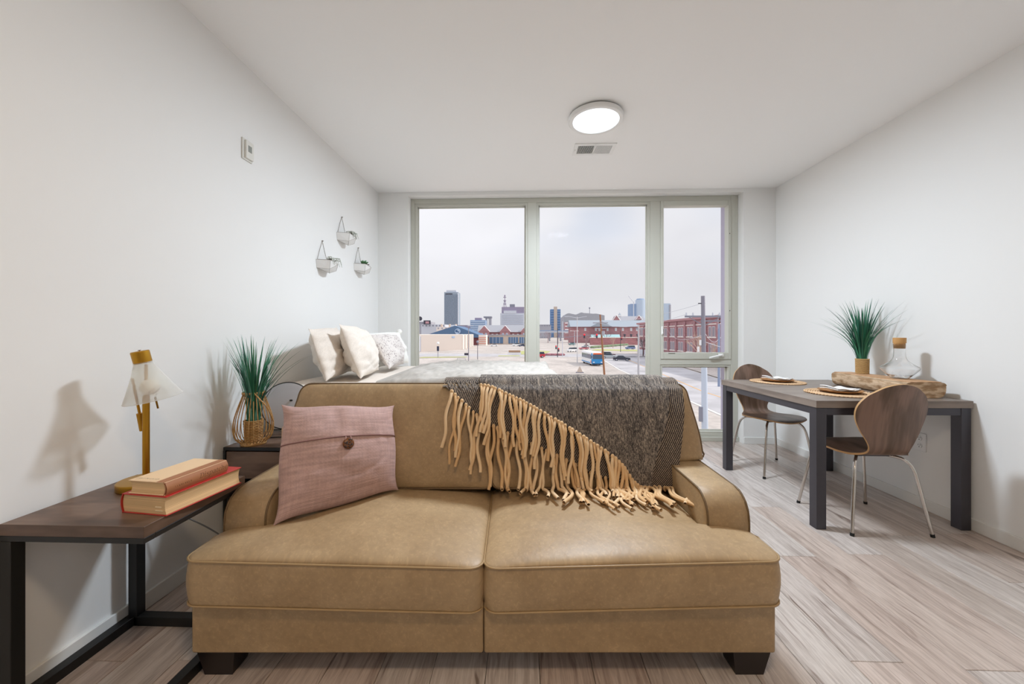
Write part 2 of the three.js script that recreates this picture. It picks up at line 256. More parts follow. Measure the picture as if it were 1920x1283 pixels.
ceilingLight(1.5, 1.75, 'added unseen round fill light behind the camera, nearer the right wall', new THREE.Color(0.94, 1, 1.06), FILL_BACK, 2.2);  // second added fill, also unseen
{
  const t = thing('ceiling_vent', 'white rectangular ceiling air vent with louvres between round light and window', 'vent', [0.565, CEIL, -3.135]);
  const w = 0.33, d = 0.19; mesh('vent_frame', [span(-w / 2, w / 2, -0.008, 0, d / 2 - 0.028, d / 2), span(-w / 2, w / 2, -0.008, 0, -d / 2, -d / 2 + 0.028), span(-w / 2, -w / 2 + 0.03, -0.008, 0, -d / 2 + 0.028, d / 2 - 0.028), span(w / 2 - 0.03, w / 2, -0.008, 0, -d / 2 + 0.028, d / 2 - 0.028), span(-0.005, 0.005, -0.008, 0, -d / 2, d / 2, 0.002)], M.white, t);
  mesh('vent_back', span(-w / 2 + 0.01, w / 2 - 0.01, -0.0012, 0, -d / 2 + 0.01, d / 2 - 0.01), std(0x3d4045, 0.9), t);
  const s = (x, a) => mesh('louvre', box(0.0016, 0.0085, d - 0.054).rotateZ(a).translate(x, -0.0052, 0), M.white, t);
  for (let i = 0; i < 13; i++) { s(-0.128 + i * 0.0098, -0.6); s(0.0105 + i * 0.0098, 0.75); }
  mesh('vent_lever', span(-w / 2 + 0.006, -w / 2 + 0.012, -0.02, -0.006, -0.01, 0.01, 0.001), M.white, t);
}
{
  const t = thing('wall_switch', 'white rectangular wall control plate mounted high on left wall', 'switch', [XL, 2.172, -2.1], Math.PI / 2);
  mesh('plate', rbox(0.078, 0.118, 0.008, 0.003, 0, 0, 0.004), std(0xe4e3dc, 0.5), t); mesh('housing', rbox(0.06, 0.1, 0.014, 0.004, 0.004, 0, 0.013), std(0xe4e3dc, 0.5), t);
  mesh('display', span(-0.012, 0.016, -0.012, 0.024, 0.019, 0.021, 0.0006), std(0x8f938c, 0.3), t);
}
{
  const t = thing('wall_outlet', 'white duplex power outlet on right wall beneath dining table', 'outlet', [XR, 0.43, -2.59], -Math.PI / 2);
  mesh('plate', rbox(0.078, 0.118, 0.007, 0.003, 0, 0, 0.0035), M.white, t);
  for (const y of [0.024, -0.024]) { const f = mesh('socket_face', new THREE.CylinderGeometry(0.0165, 0.0165, 0.004, 24).rotateX(Math.PI / 2).translate(0, y, 0.008), M.white, t); mesh('slot', [span(-0.0075, -0.0055, y - 0.001, y + 0.009, 0.0098, 0.0104), span(0.0055, 0.0075, y, y + 0.008, 0.0098, 0.0104), new THREE.CylinderGeometry(0.0028, 0.0028, 0.0006, 12).rotateX(Math.PI / 2).translate(0, y - 0.0085, 0.0101)], std(0x33302e, 0.8), f); }
}

// ------------------------------------------------------------------ upholstered pads
// A pad lies in (x, v) with its face along +n; range(v) gives its left and right edge. at(x, v, n) puts it in place.
function pad({ v0, v1, range, radii = [0.03, 0.03, 0.03, 0.03], nTop, nBot, crown = 0.04, crownB = 0.01, bulge = 0.008, nu = 40, nv = 36, at, wrinkle = null }) {
  const vs = []; for (let j = 0; j <= nv; j++) { const t = j / nv; vs.push(v0 + (v1 - v0) * (0.5 - 0.5 * Math.cos(Math.PI * t))); }
  const us = []; for (let i = 0; i <= nu; i++) us.push(0.5 - 0.5 * Math.cos(Math.PI * i / nu));
  const ins = (d, r) => (d >= r ? 0 : r - Math.sqrt(Math.max(0, r * r - (r - d) * (r - d))));
  const P = [], T = [], Bm = [], pos = [], uv = [], idx = [];
  for (let j = 0; j <= nv; j++) {
    let [a, b] = range(vs[j]); const d0 = vs[j] - v0, d1 = v1 - vs[j]; a += ins(d0, radii[0]) + ins(d1, radii[3]); b -= ins(d0, radii[1]) + ins(d1, radii[2]);
    const row = []; for (let i = 0; i <= nu; i++) { const x = a + (b - a) * us[i], px = 4 * us[i] * (1 - us[i]), tv = (vs[j] - v0) / (v1 - v0), pv = 4 * tv * (1 - tv); row.push([x, vs[j], Math.pow(px, 0.42) * Math.pow(pv, 0.42)]); } P.push(row);
  }
  const put = (x, v, n) => { const p = at(x, v, n); pos.push(p.x, p.y, p.z); uv.push(x * 1.1, v * 1.1 + n * 1.1); return pos.length / 3 - 1; };
  for (let j = 0; j <= nv; j++) { T.push(P[j].map(([x, v, f]) => put(x, v, nTop + crown * f + (wrinkle ? wrinkle(x, v) * f : 0)))); }
  for (let j = 0; j <= nv; j++) { Bm.push(P[j].map(([x, v, f]) => put(x, v, nBot - crownB * f))); }
  for (let j = 0; j < nv; j++) for (let i = 0; i < nu; i++) { const a = T[j][i], b = T[j][i + 1], cc = T[j + 1][i], d = T[j + 1][i + 1]; idx.push(a, b, d, a, d, cc); const e = Bm[j][i], f = Bm[j][i + 1], g = Bm[j + 1][i], h = Bm[j + 1][i + 1]; idx.push(e, h, f, e, g, h); }
  const loop = []; for (let i = 0; i < nu; i++) loop.push([0, i]); for (let j = 0; j < nv; j++) loop.push([j, nu]); for (let i = nu; i > 0; i--) loop.push([nv, i]); for (let j = nv; j > 0; j--) loop.push([j, 0]);
  const N = loop.length, rows = 5, ring = [];
  for (let k = 0; k <= rows; k++) {
    const s = k / rows, out = bulge * Math.sin(Math.PI * s); ring.push(loop.map(([j, i], q) => {
      if (k === 0) return T[j][i]; if (k === rows) return Bm[j][i];
      const [x, v] = P[j][i], A = P[loop[(q + N - 1) % N][0]][loop[(q + N - 1) % N][1]], C = P[loop[(q + 1) % N][0]][loop[(q + 1) % N][1]]; let tx = C[0] - A[0], tv = C[1] - A[1]; const l = Math.hypot(tx, tv) || 1;
      return put(x + out * tv / l, v - out * tx / l, mix(nTop, nBot, s));
    }));
  }
  for (let k = 0; k < rows; k++) for (let q = 0; q < N; q++) { const r = (q + 1) % N, a = ring[k][q], b = ring[k][r], d = ring[k + 1][q], e = ring[k + 1][r]; idx.push(a, d, e, a, e, b); }
  const g = new THREE.BufferGeometry(); g.setAttribute('position', new THREE.Float32BufferAttribute(pos, 3)); g.setAttribute('uv', new THREE.Float32BufferAttribute(uv, 2)); g.setIndex(idx); g.computeVertexNormals();
  // orientation: make the face point along +n
  const pt = at(P[nv >> 1][nu >> 1][0], P[nv >> 1][nu >> 1][1], 1).sub(at(P[nv >> 1][nu >> 1][0], P[nv >> 1][nu >> 1][1], 0)), m = T[nv >> 1][nu >> 1], nn = g.attributes.normal;
  if (pt.x * nn.getX(m) + pt.y * nn.getY(m) + pt.z * nn.getZ(m) < 0) { const ix = g.index.array; for (let i = 0; i < ix.length; i += 3) { const t = ix[i]; ix[i] = ix[i + 1]; ix[i + 1] = t; } g.computeVertexNormals(); }
  const edge = (n, o = 0.003) => { const out = []; for (let q = 0; q < N; q += 2) { const [j, i] = loop[q], A = P[loop[(q + N - 1) % N][0]][loop[(q + N - 1) % N][1]], C = P[loop[(q + 1) % N][0]][loop[(q + 1) % N][1]], tx = C[0] - A[0], tv = C[1] - A[1], l = Math.hypot(tx, tv) || 1; out.push(at(P[j][i][0] + o * tv / l, P[j][i][1] - o * tx / l, n)); } return out; };
  return { g, top: edge(nTop), bottom: edge(nBot), seg: N };
}
// A pillow between four corners (bottom left, bottom right, top right, top left).
function pillowGeo(c4, T, { k = 0.06, n = 40, seed = 0, back = 0.7, wr = 0.010, uvs = 2, pw = 0.5, crease = null } = {}) {
  const [BL, BR, TR, TL] = c4.map((p) => V(...p)), nor = BR.clone().sub(BL).add(TR.clone().sub(TL)).cross(TL.clone().sub(BL).add(TR.clone().sub(BR))).normalize();
  const f = (side) => (u, v) => {
    const s0 = 2 * u - 1, t0 = 2 * v - 1, s1 = Math.sin(s0 * Math.PI / 2), t1 = Math.sin(t0 * Math.PI / 2), ear = (q) => k * (1 - q * q) * (0.35 + 2.3 * q * q), s = s1 * (1 - ear(t1)), t = t1 * (1 - ear(s1)), a = (s + 1) / 2, b = (t + 1) / 2;
    const p = BL.clone().multiplyScalar((1 - a) * (1 - b)).addScaledVector(BR, a * (1 - b)).addScaledVector(TR, a * b).addScaledVector(TL, (1 - a) * b);
    const e = (1 - s1 * s1) * (1 - t1 * t1), h = T * Math.pow(e, pw);
    const w = wr * Math.pow(e, 0.3) * ((fbm(a * 5 + seed, b * 5 + seed, 64, 64, 3, seed) - 0.5) * 2 + 0.7 * (vn(a * 3 + b * 9 + seed, b * 4 - a * 5, 64, 64, seed + 3) - 0.5) * (1 - e) - 0.9 * Math.pow(1 - 2 * Math.abs(vn(a * 3.2 + b * 3 + seed, b * 6.5 - a * 2 + seed, 64, 64, seed + 6) - 0.5), 6) * (0.35 + 0.65 * (1 - e)));
    return p.addScaledVector(nor, side * (h * (side > 0 ? 1 : back) + w + (crease && side > 0 ? crease(a, b) * Math.pow(e, 0.3) : 0)));
  };
  const A = grid(n, n, f(1)), B = grid(n, n, (u, v) => f(-1)(1 - u, v)), W = BR.distanceTo(BL), H = TL.distanceTo(BL);
  for (const g of [A, B]) { const u = g.attributes.uv; for (let i = 0; i < u.count; i++) u.setXY(i, u.getX(i) * W * uvs, u.getY(i) * H * uvs); }
  return { g: merge([A, B]), front: f(1), nor };
}

// ------------------------------------------------------------------ sofa (faces the camera squarely)
const SX = -0.093, SZ = 1.7, sofaPos = toFrame(SX, 0, SZ);
const sofaPt = (xc, y, zc) => [xc - SX, y, -(zc - SZ)];             // camera-aligned metres into the sofa's own axes
{
  const t = thing('sofa', 'tan leather two-seat sofa with flared seat cushions and dark block feet', 'sofa', sofaPos, YAW);
  for (const s of [-1, 1]) mesh('base_panel', boxUV(span(s < 0 ? -0.958 : 0.0008, s < 0 ? -0.0008 : 0.958, 0.088, 0.262, -0.42, 0.452, 0.009), 'x', 1.1, s), M.leather, t);
  mesh('back_frame', boxUV(span(-0.955, 0.955, 0.2, 0.8, -0.44, -0.27, 0.03), 'x', 1.1), M.leather, t);
  // arms: profile in (z, y), rounded at the front top
  const prof = [[-0.43, 0.25], [0.288, 0.25], [0.292, 0.30], [0.292, 0.435], [0.286, 0.475], [0.268, 0.507], [0.238, 0.527], [0.2, 0.535], [-0.1, 0.541], [-0.43, 0.543]];
  for (const s of [-1, 1]) {
    const sh = new THREE.Shape(prof.map((p) => new THREE.Vector2(...p))), w = 0.157, x0 = s > 0 ? 0.812 : -0.969;
    let g = new THREE.ExtrudeGeometry(sh, { depth: w - 0.014, bevelEnabled: true, bevelSize: 0.006, bevelThickness: 0.007, bevelSegments: 3 }).rotateY(-Math.PI / 2).translate(x0 + w - 0.007, 0, 0);
    g = toCreasedNormals(boxUV(g, 'z', 1.1, s * 0.4), 0.9);
    const a = mesh('arm', g, M.leather, t), top = prof.slice(1);
    for (const xx of [x0 + 0.003, x0 + w - 0.003]) mesh('piping', tube(top.map(([z, y]) => V(xx, y + 0.004, z + 0.004)), 0.0042, 60, 6, false, 0.3), M.piping, a);
  }
  const sag = (x) => -0.024 * (1 - Math.min(1, Math.abs(x) / 0.95));
  for (const s of [-1, 1]) {
    const flare = (z) => { const d = 1.7 - z; return 0.804 + 0.166 * sst(1.452, 1.385, d) ; };   // z: own axis, +front; the flare wraps the arm front
    const p = pad({ v0: -0.14, v1: 0.474, range: (z) => { const o = flare(z); return s < 0 ? [-o, -0.003] : [0.003, o]; }, radii: [0.02, 0.02, 0.045, 0.045], nTop: 0.405, nBot: 0.262, crown: 0.046, crownB: 0.0, bulge: 0.008, nu: 44, nv: 60, at: (x, z, n) => V(x, n + sag(x), z), wrinkle: (x, z) => 0.004 * (fbm(x * 5 + 9, z * 5 + 9, 64, 64, 3, 7 + s) - 0.5) });
    const cu = mesh('seat_cushion', p.g, M.leather, t);
    mesh('piping', tube(p.top, 0.0034, p.seg, 6, true), M.pipingLight, cu); mesh('piping', tube(p.bottom, 0.0034, p.seg, 6, true), M.pipingLight, cu);
  }
  const lean = 20 * Math.PI / 180, bz = -(1.745 - SZ), by = 0.432;
  for (const s of [-1, 1]) {
    const outer = (v) => 0.798 + 0.19 * sst(0.098, 0.125, v);
    const p = pad({ v0: 0, v1: 0.482, range: (v) => { const o = outer(v) - 0.03 * sst(0.2, 0.48, v); return s < 0 ? [-o, -0.004] : [0.004, o]; }, radii: [0.03, 0.03, 0.05, 0.05], nTop: 0, nBot: -0.15, crown: 0.05, crownB: 0.0, bulge: 0.012, nu: 44, nv: 56,
      at: (x, v, n) => V(x, by + v * Math.cos(lean) + n * Math.sin(lean), bz - v * Math.sin(lean) + n * Math.cos(lean)), wrinkle: (x, v) => 0.012 * (fbm(x * 14 + 20, v * 3 + 20, 64, 64, 3, 17 + s) - 0.5) * sst(0.16, 0.0, v) + 0.006 * (fbm(x * 4 + 9, v * 4 + 9, 64, 64, 3, 27 + s) - 0.5) });
    const cu = mesh('back_cushion', p.g, M.leather, t);
    mesh('piping', tube(p.top, 0.0044, p.seg, 6, true), M.piping, cu); mesh('piping', tube(p.bottom, 0.0044, p.seg, 6, true), M.piping, cu);
  }
  const foot = () => { const g = box(0.125, 0.09, 0.1, 0, 0.045, 0), p = g.attributes.position; for (let i = 0; i < p.count; i++) if (p.getY(i) < 0.01) { p.setX(i, p.getX(i) * 0.74); p.setZ(i, p.getZ(i) * 0.74); } g.computeVertexNormals(); return g; };
  for (const x of [-0.885, 0.885]) for (const z of [0.392, -0.36]) mesh('foot', foot().translate(x, 0, z), M.darkwood, t);
}
// ------------------------------------------------------------------ throw pillow on the sofa
{
  const t = thing('throw_pillow', 'dusty pink linen throw pillow with flap seam and brown button', 'pillow', sofaPos, YAW);
  const c4 = [sofaPt(-0.875, 0.432, 1.395), sofaPt(-0.505, 0.44, 1.70), sofaPt(-0.555, 0.80, 1.80), sofaPt(-0.968, 0.84, 1.60)];
  const seamV = 0.615, p = pillowGeo(c4, 0.095, { k: 0.07, n: 56, seed: 3, uvs: 1.6, wr: 0.009, back: 0.6, crease: (a, b) => (b > seamV ? 0.005 : 0) - 0.012 * Math.exp(-((a - 0.43) ** 2 / 0.003 + (b - 0.9) ** 2 / 0.012)) + 0.006 * Math.exp(-((a - 0.52) ** 2 / 0.002 + (b - 0.88) ** 2 / 0.01)) });
  const body = mesh('cover', p.g, M.linen, t);
  const line = []; for (let i = 1; i < 40; i++) { const q = p.front(i / 40, 0.575 + 0.01 * Math.sin(i / 40 * Math.PI)); line.push(q.addScaledVector(p.nor, 0.0008)); }
  mesh('flap_seam', tube(line, 0.0026, 60, 6), std(0x8d6a66, 0.9), t);
  const bc = p.front(0.515, 0.535).addScaledVector(p.nor, 0.006), q = new THREE.Quaternion().setFromUnitVectors(V(0, 1, 0), p.nor);
  const bt = mesh('button', lathe([[0, 0.007], [0.012, 0.0075], [0.018, 0.006], [0.022, 0.002], [0.022, -0.002], [0, -0.004]], 32).applyQuaternion(q).translate(bc.x, bc.y, bc.z), M.button, t);
  const bumps = []; const r = rng(8); for (let i = 0; i < 26; i++) { const a = r() * 6.28, d = 0.004 + r() * 0.014; bumps.push(new THREE.IcosahedronGeometry(0.0025 + r() * 0.0015, 0).translate(Math.cos(a) * d, 0.0065, Math.sin(a) * d)); }
  mesh('carving', merge(bumps).applyQuaternion(q).translate(bc.x, bc.y, bc.z), M.buttonDark, bt);
  const up = p.front(0.515, 0.575).sub(p.front(0.515, 0.535)).normalize(), side = up.clone().cross(p.nor);
  mesh('button_loop', [-1, 1].map((k) => tube([bc.clone().addScaledVector(side, k * 0.009).addScaledVector(up, 0.030), bc.clone().addScaledVector(side, k * 0.010).addScaledVector(up, 0.018).addScaledVector(p.nor, 0.003), bc.clone().addScaledVector(side, k * 0.007).addScaledVector(p.nor, 0.0)], 0.002, 10, 6)), std(0xb58f88, 0.9), t);
}
// ------------------------------------------------------------------ woollen throw over the sofa back
{
  const t = thing('throw_blanket', 'charcoal wool throw with long cream fringe folded over sofa back', 'blanket', sofaPos, YAW);
  const faceZ = (y) => 1.742 + 0.364 * (y - 0.44) - 0.052 * Math.pow(Math.max(0, Math.sin(Math.PI * clamp((y - 0.425) / 0.475))), 0.5);   // front of the cushions, metres from the camera
  const lerpPts = (pts, x) => { if (x <= pts[0][0]) return pts[0][1]; for (let i = 1; i < pts.length; i++) if (x <= pts[i][0]) return mix(pts[i - 1][1], pts[i][1], (x - pts[i - 1][0]) / (pts[i][0] - pts[i - 1][0])); return pts[pts.length - 1][1]; };
  const topY = 0.893, topZ = 1.93;
  // path from behind the back, over the top and down the front to height yb
  const drape = (x, s, yb, off) => {
    const back = 0.16, over = 0.10, down = Math.max(0.002, topY - 0.012 - yb), L = back + over + down, d = s * L;
    if (d < back) return V(x, topY - 0.012 - (back - d), 2.03 + off);
    if (d < back + over) { const a = (d - back) / over * Math.PI; return V(x, topY - 0.012 + Math.sin(a) * (0.014 + off), 1.975 + Math.cos(a) * (0.055 + off)); }
    const y = topY - 0.012 - (d - back - over); return V(x, y, Math.min(faceZ(y), 1.92) - off);
  };
  const layer = (x0, x1, hem, off, xEdge, mat, name, seed, rep) => {
    const f = (side) => (u, v) => { const yb = hem(mix(x0, x1, u)); let p = drape(mix(x0, x1, u), v, yb, off + side * 0.005 + 0.005 * (fbm(u * 7 + 3, v * 5 + 3, 64, 64, 3, seed) - 0.5)); p.x += xEdge(p.y, u); return V(...sofaPt(p.x, p.y, p.z)); };
    const A = grid(70, 60, (u, v) => f(1)(u, v)), B = grid(70, 60, (u, v) => f(-1)(1 - u, v)), E = [grid(1, 60, (u, v) => mixV(f(-1)(0, v), f(1)(0, v), u)), grid(1, 60, (u, v) => mixV(f(1)(1, v), f(-1)(1, v), u)), grid(70, 1, (u, v) => mixV(f(1)(u, 1), f(-1)(u, 1), v))];
    for (const g of [A, B, ...E]) { const p = g.attributes.position, w = g.attributes.uv; for (let i = 0; i < p.count; i++) w.setXY(i, p.getX(i) * rep, p.getY(i) * rep + p.getZ(i) * rep); }
    return mesh(name, [A, B, ...E], mat, t);
  };
  const mixV = (a, b, u) => a.clone().lerp(b, u);
  const lowPts = [[-0.33, 0.885], [-0.22, 0.80], [-0.14, 0.735], [0, 0.672], [0.2, 0.598], [0.43, 0.50], [0.60, 0.462], [0.76, 0.445]];
  const upPts = [[-0.16, 0.888], [-0.1, 0.878], [0.06, 0.812], [0.25, 0.71], [0.42, 0.607], [0.58, 0.512], [0.71, 0.452]];
  const low = (x) => lerpPts(lowPts, x), up = (x) => lerpPts(upPts, x);
  layer(-0.34, 0.83, (x) => low(x), 0.012, (y, u) => -0.085 * u * sst(0.9, 0.45, y), M.twill, 'under_layer', 4, 3.2);
  layer(-0.16, 0.775, (x) => up(x), 0.026, (y, u) => -0.02 * sst(0.7, 1, u) - 0.135 * sst(0.6, 1.0, u) * sst(0.88, 0.45, y), M.felt, 'upper_layer', 9, 3.0);
  const hemLine = (x0, x1, fn, off, dx) => { const a = []; for (let i = 0; i <= 50; i++) { const x = mix(x0, x1, i / 50), y = fn(x); a.push(V(...sofaPt(x + dx(y, i / 50), y, Math.min(faceZ(y), 1.92) - off))); } return a; };
  const lowHem = hemLine(-0.30, 0.83, low, 0.017, (y, u) => -0.085 * u * sst(0.9, 0.45, y)), upHem = hemLine(-0.16, 0.775, up, 0.031, (y, u) => -0.02 * sst(0.7, 1, u) - 0.135 * sst(0.6, 1.0, u) * sst(0.88, 0.45, y));
  mesh('hem_stitch', tube(lowHem, 0.0042, 100, 6), M.hem, t); mesh('hem_stitch', tube(upHem, 0.0042, 100, 6), M.hem, t);
  const r = rng(21);
  const tassels = (hem, n, off, len, skip) => {
    const cv = new THREE.CatmullRomCurve3(hem);
    for (let i = 0; i < n; i++) {
      const a = cv.getPointAt(clamp((i + 0.5 + (r() - 0.5) * 0.3) / n)); if (skip && skip(a)) continue;
      let L = len * (0.86 + 0.28 * r()), x = a.x + SX, y = a.y, z = SZ - a.z - 0.004, sw = (r() - 0.55) * 0.6, drift = (r() - 0.5) * 0.5; const pts = [], st = 0.022, ph = r() * 6.28; let flat = 0;
      for (let d = 0; d < L; d += st) {
        pts.push(V(...sofaPt(x, y, z)));
        const seat = 0.452 + off * 0.25;
        if (y > seat + 0.012) { y -= st * 0.97; x += st * (sw * 0.5 + 0.20 * Math.sin(d * 38 + ph)); z = Math.min(faceZ(Math.max(y, 0.44)), 1.9) - off - 0.008 - (y < 0.53 ? (0.53 - y) * 0.25 : 0); }
        else { flat += st; y = Math.max(seat, y - st * 0.4) ; z -= st * 0.82; x += st * (drift + 0.4 * Math.sin(d * 26 + ph)); }
      }
      if (pts.length < 3) continue;
      const R = 0.0060 + 0.0024 * r(), g = tube(pts, R, pts.length * 2, 6), P = g.attributes.position;
      mesh('tassel', g, M.tassel[Math.floor(r() * 3)], t);
      mesh('tassel_knot', new THREE.IcosahedronGeometry(R * 1.25, 1).scale(1, 1.4, 1).translate(...pts[0].toArray()), M.tassel[0], t);
    }
  };
  tassels(lowHem, 48, 0.020, 0.26); tassels(upHem, 50, 0.036, 0.235);
}
// ------------------------------------------------------------------ low table at the left wall, lamp, books
{
  const t = thing('side_table', 'walnut topped low side table on black square-tube frame by left wall', 'table', [-1.33, 0, -1.272]);
  const x0 = -0.225, x1 = 0.218, z0 = -0.208, z1 = 0.195, H = 0.572;
  mesh('table_top', boxUV(span(x0, x1, H - 0.034, H, z0, z1, 0.0015), 'x', 1.6), M.walnut, t);
  const b = 0.035, y1 = H - 0.034, ya = y1 - 0.017, e = 0.002;
  mesh('top_rail', [span(x0, x1, ya, y1, z1 - b, z1, e), span(x0, x1, ya, y1, z0, z0 + b, e), span(x0, x0 + b, ya, y1, z0 + b, z1 - b, e), span(x1 - b, x1, ya, y1, z0 + b, z1 - b, e)], M.black, t);
  const leg = (x, z) => mesh('leg', span(x, x + b, 0.0, ya, z, z + b, e), M.black, t);
  leg(x0 + 0.012, z0 + 0.012); leg(x0 + 0.0, z1 - b);
  mesh('base_bar', span(x0, x0 + b, 0, b, z0 + b, z1 - b, e), M.black, t); mesh('base_bar', span(x0 + b, x1 - b + 0.02, 0, b, z0 + 0.012, z0 + 0.012 + b, e), M.black, t);
  mesh('base_bar', span(x1 - b + 0.02, x1 + 0.02, 0, b, z0 + 0.012, z1, e), M.black, t); mesh('base_bar', span(x0 + b, x1 - b + 0.02, 0, b, z1 - b, z1, e), M.black, t);
}
{
  const t = thing('desk_lamp', 'brass desk lamp with frosted glass cone shade on walnut side table', 'lamp', [-1.408, 0.572, -1.372]);
  mesh('lamp_base', lathe([[0, 0.026], [0.079, 0.026], [0.082, 0.023], [0.082, 0.002], [0.079, 0], [0, 0]], 64), M.brass, t);
  mesh('pole', lathe([[0.0105, 0.026], [0.0105, 0.335], [0.005, 0.338], [0.005, 0.45], [0, 0.451]], 24), M.brass, t);
  const sh = new THREE.Group(); sh.name = numbered('lamp_head'); sh.position.set(-0.006, 0.438, 0.0); sh.rotation.set(0.16, 0, 0.13); t.add(sh);
  mesh('cap', lathe([[0, 0.064], [0.006, 0.068], [0.0, 0.068]], 8), M.brassdark, sh);
  mesh('cap', lathe([[0, 0.064], [0.025, 0.064], [0.027, 0.061], [0.027, 0.022], [0.025, 0.018], [0, 0.018]], 40), M.brass, sh);
  const so = [[0.0255, 0.03], [0.029, 0.012], [0.045, -0.03], [0.066, -0.076], [0.086, -0.118]];
  mesh('lamp_shade', lathe(so, 64), M.shade, sh); mesh('shade_lip', new THREE.TorusGeometry(0.086, 0.0012, 6, 64).rotateX(Math.PI / 2).translate(0, -0.118, 0), M.shade, sh);
  mesh('bulb', new THREE.SphereGeometry(0.029, 28, 20).translate(0.014, -0.072, 0.014), M.bulb, sh);
  mesh('lever', [rod([-0.036, -0.03, 0.02], [-0.052, -0.205, 0.02], 0.0042), rod([-0.049, -0.165, 0.02], [-0.056, -0.232, 0.02], 0.0095, 20)], M.brass, sh);
  mesh('pull_switch', rod([0.03, -0.11, 0.02], [0.028, -0.155, 0.02], 0.003), M.brassdark, sh);
}
function bookGeo(w, l, h, coverM, pageM, spineSide, parent, ct = 0.003, spineM = null) {   // lies flat, spine along z at the spineSide (-1 left, 1 right)
  const s = spineSide, over = 0.004;
  const flat = (y) => span(-w / 2, w / 2, y, y + ct, -l / 2, l / 2, 0.0012);
  mesh('cover_board', flat(0), coverM, parent); const top = mesh('cover_board', flat(h - ct), coverM, parent);
  const sh = new THREE.Shape(), R = h * 0.9, xs = s * w / 2; sh.moveTo(xs - s * 0.004, 0); sh.quadraticCurveTo(xs + s * 0.012, h / 2, xs - s * 0.004, h); sh.lineTo(xs - s * 0.004 - s * 0.003, h); sh.quadraticCurveTo(xs + s * 0.009, h / 2, xs - s * 0.004 - s * 0.003, 0);
  const sp = mesh('spine', new THREE.ExtrudeGeometry(sh, { depth: l, bevelEnabled: false, curveSegments: 12 }).translate(0, 0, -l / 2), spineM || coverM, parent);
  const pg = new THREE.Shape(), xf = -s * (w / 2 - over), xb = xs - s * 0.006; pg.moveTo(xf, ct); pg.quadraticCurveTo(xf + s * 0.011, h / 2, xf, h - ct); pg.lineTo(xb, h - ct); pg.quadraticCurveTo(xb + s * 0.011, h / 2, xb, ct);
  mesh('page_block', boxUV(new THREE.ExtrudeGeometry(pg, { depth: l - 2 * over, bevelEnabled: false, curveSegments: 12 }).translate(0, 0, -l / 2 + over), 'y'), pageM, parent);
  return { top, sp };
}
function marks(g, x, y, n, step, h, w, col) { const r = rng(n * 7 + x); g.strokeStyle = col; g.lineWidth = w; g.lineCap = 'round'; for (let i = 0; i < n; i++) { const a = x + i * step; g.beginPath(); g.moveTo(a + (r() - 0.5) * 5, y); g.lineTo(a + step * 0.3, y + h); g.stroke(); if (r() > 0.35) { g.beginPath(); g.arc(a + step * 0.35, y + h * (0.3 + 0.4 * r()), step * 0.22, 0, 4 + r() * 2); g.stroke(); } } }   // lettering too worn to read
function textTex(w, h, draw, bg) { const cv = document.createElement('canvas'); cv.width = w; cv.height = h; const g = cv.getContext('2d'); g.fillStyle = bg; g.fillRect(0, 0, w, h); draw(g, w, h); const t = new THREE.CanvasTexture(cv); t.colorSpace = THREE.SRGBColorSpace; t.magFilter = THREE.LinearFilter; return t; }
{
  const pageMap = tex(8, 256, (u, v) => { const k = 0.86 + 0.22 * vn(v * 128, 3, 128, 8, 9); return [222 * k, 186 * k, 138 * k]; });
  const pm = std(0xffffff, 0.9, { map: pageMap }); pageMap.repeat.set(1, 12);
  const red = thing('book', 'thick red hardback book with yellowed pages, lower of two stacked', 'book', [-1.172, 0.572, -1.285], -0.13, 'stacked books');
  bookGeo(0.168, 0.27, 0.06, M.bookred, pm, -1, red);
  mesh('page_tear', [span(0.04, 0.062, 0.024, 0.027, 0.1312, 0.1324), span(0.04, 0.066, 0.013, 0.0155, 0.1312, 0.1324)], std(0xf0dcb8, 0.9), red);
  const tan = thing('book', 'thinner cream book with tan lettered spine, upper of two stacked', 'book', [-1.172, 0.6322, -1.262], -0.12, 'stacked books');
  const spine = textTex(512, 96, (g, w, h) => { g.fillStyle = '#6b3f26'; g.font = 'italic 54px serif'; g.fillText('Dispatches', 250, 62); marks(g, 60, 44, 9, 15, 14, 2.5, '#6b3f26'); }, '#a9714b');
  const front = textTex(256, 512, (g) => { marks(g, 16, 470, 12, 18, 24, 3, '#6f5c46'); }, '#ecccA4');
  const spm = std(0xffffff, 0.6, { map: spine });
  const bk = bookGeo(0.136, 0.215, 0.042, M.bookcream, pm, 1, tan, 0.003, M.booktan);
  // printed spine cloth: wraps the right side and a strip of the cover
  const g = grid(60, 6, (u, v) => { const a = v, y = 0.0015 + a * 0.039; return V(0.0685 + 0.0072 * Math.sin(Math.PI * a), y, 0.1072 - u * 0.2144); });
  mesh('spine_print', g, spm, tan); mesh('spine_cloth', span(0.038, 0.0675, 0.0418, 0.0426, -0.1075, 0.1075), M.booktan, tan);
  const cg = new THREE.PlaneGeometry(0.1, 0.2).rotateX(-Math.PI / 2).translate(-0.016, 0.0424, 0); mesh('cover_print', cg, std(0xffffff, 0.7, { map: front }), tan);
}
{
  const t = thing('lamp_cord', 'thin grey power cord hanging beneath the walnut side table', 'cord', [0, 0, 0]);
  mesh('cord', tube([[-1.50, 0.57, -1.49], [-1.535, 0.5, -1.5], [-1.5, 0.40, -1.56], [-1.40, 0.26, -1.66], [-1.36, 0.16, -1.72], [-1.42, 0.01, -1.85], [-1.5, 0.004, -1.95]], 0.0032, 50, 6), M.cord, t);
}

